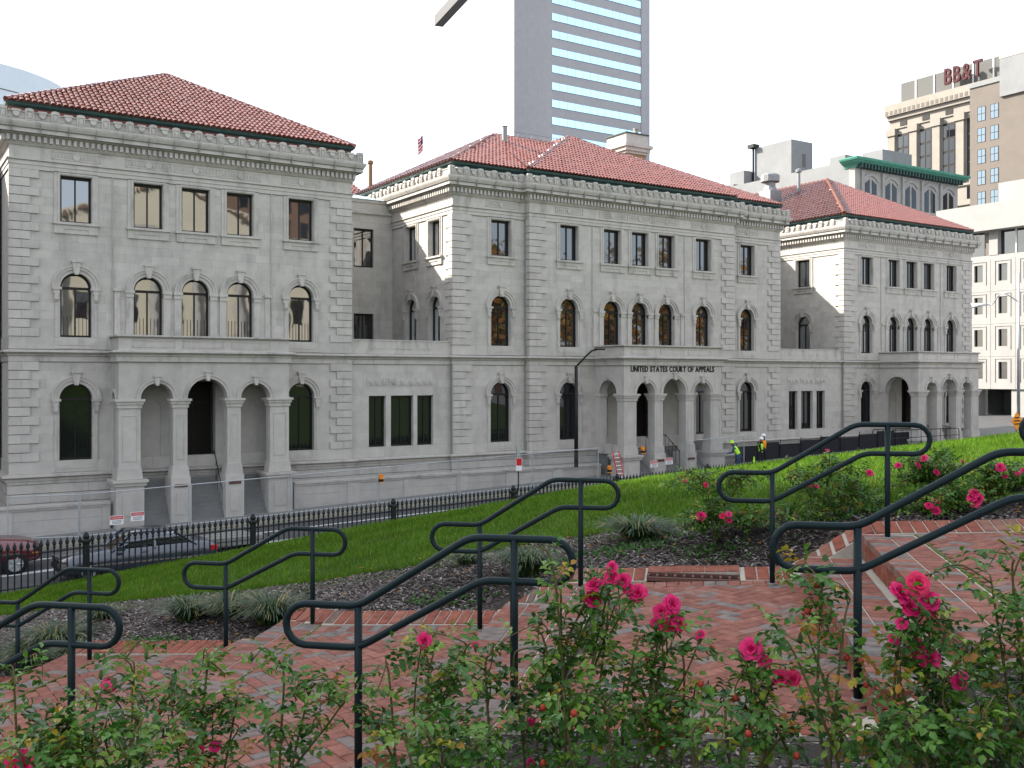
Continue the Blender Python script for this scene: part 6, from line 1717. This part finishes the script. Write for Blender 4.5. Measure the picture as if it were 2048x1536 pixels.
# low weeds
wd = Leaves()
for k in range(900):
    a, b = rng.uniform(-5, 3), rng.uniform(2.6, 4.7); p = Vector(W(a, b, gz(a, b)+.01))
    for q in range(4): wd.leaflet(p, (rvec()+Vector((0,0,.5))).normalized(), Vector((0,0,1)), rng.uniform(.02,.05), rng.uniform(.01,.022), rng.random()*.98)
for px, py, d, n, r in ((320, 1290, 10.3, 60, .35), (590, 1280, 9.5, 50, .25), (900, 1180, 9.7, 90, .4), (1240, 1110, 9.9, 120, .5), (1420, 1120, 9.4, 80, .4), (1330, 1100, 10, 80, .5), (1100, 1150, 9.9, 60, .35), (480, 1290, 9.9, 30, .3), (1700, 1040, 9.3, 70, .4), (1800, 1035, 9.2, 70, .4)):
    s, t, _ = fgp(px, py, d)
    for k in range(n):
        a, b = s+rng.gauss(0, r*.5), t+rng.gauss(0, r*.3)
        if b < 9.05: continue
        p = Vector(W(a, b, gz(a, b)+.01))
        for q in range(4): wd.leaflet(p, (rvec()+Vector((0,0,.6))).normalized(), Vector((0,0,1)), rng.uniform(.03,.06), rng.uniform(.012,.025), rng.random()*.98)
tag(wd.build('low_weeds', 'weed', None), 'small green weeds scattered over the mulch', 'weeds', kind='stuff')
# autumn trees behind the photographer (mirrored in the court windows)
M['autumn'] = ramp_mat('autumn_crown_leaf', [(0, (.30, .10, .015)), (.4, (.36, .18, .02)), (.7, (.20, .16, .03)), (1, (.10, .12, .03))], .6, .2, transl=.4)
def tree(label, x, y, z, h, r):
    root = thing('autumn_tree', label, 'tree', (x, y, z), 'autumn trees behind the photographer')
    tr = MB().tube(smooth_line([(x, y, z), (x+.2, y, z+h*.35), (x-.1, y+.2, z+h*.7)], 4), .35, 8, False, .15)
    for k in range(7):
        a = k*.9; e = (x+math.cos(a)*r*.7, y+math.sin(a)*r*.7, z+h*(.5+.06*k)); tr.tube([(x, y, z+h*(.25+.05*k)), e], .12, 6, False, .04)
    tr.build('trunk', 'brown', root)
    n = 5000; rr = np.random.RandomState(int(x*7) % 999); c = rr.randn(60, 3)*[r*.45, r*.45, h*.2]+[x, y, z+h*.65]
    P = c[rr.randint(60, size=n)]+rr.randn(n, 3)*r*.16; A = rr.randn(n, 3)*.16; Bv = rr.randn(n, 3)*.16
    V = np.stack([P-A, P+Bv, P+A, P-Bv], 1).reshape(-1, 3)
    tag(big_mesh('crown', V, np.arange(4*n).reshape(-1, 4), rr.rand(n)*.98, 'autumn', root), kind='stuff')
for k, (x, y, h, r) in enumerate(((62, -8, 15, 5), (70, 2, 14, 5), (76, -12, 17, 6), (84, -2, 15, 5), (92, 6, 14, 5), (66, -22, 18, 6), (100, -10, 17, 6))):
    tree(['orange autumn tree nearest the hall, behind the photographer', 'low orange tree east of the garden, behind the photographer', 'tall gold tree east of the garden, behind the photographer', 'gold tree farther east behind the photographer', 'orange tree by the side street behind the photographer', 'tall tree beside the classical hall', 'easternmost tall tree behind the photographer'][k], x, y, -2.0, h, r)
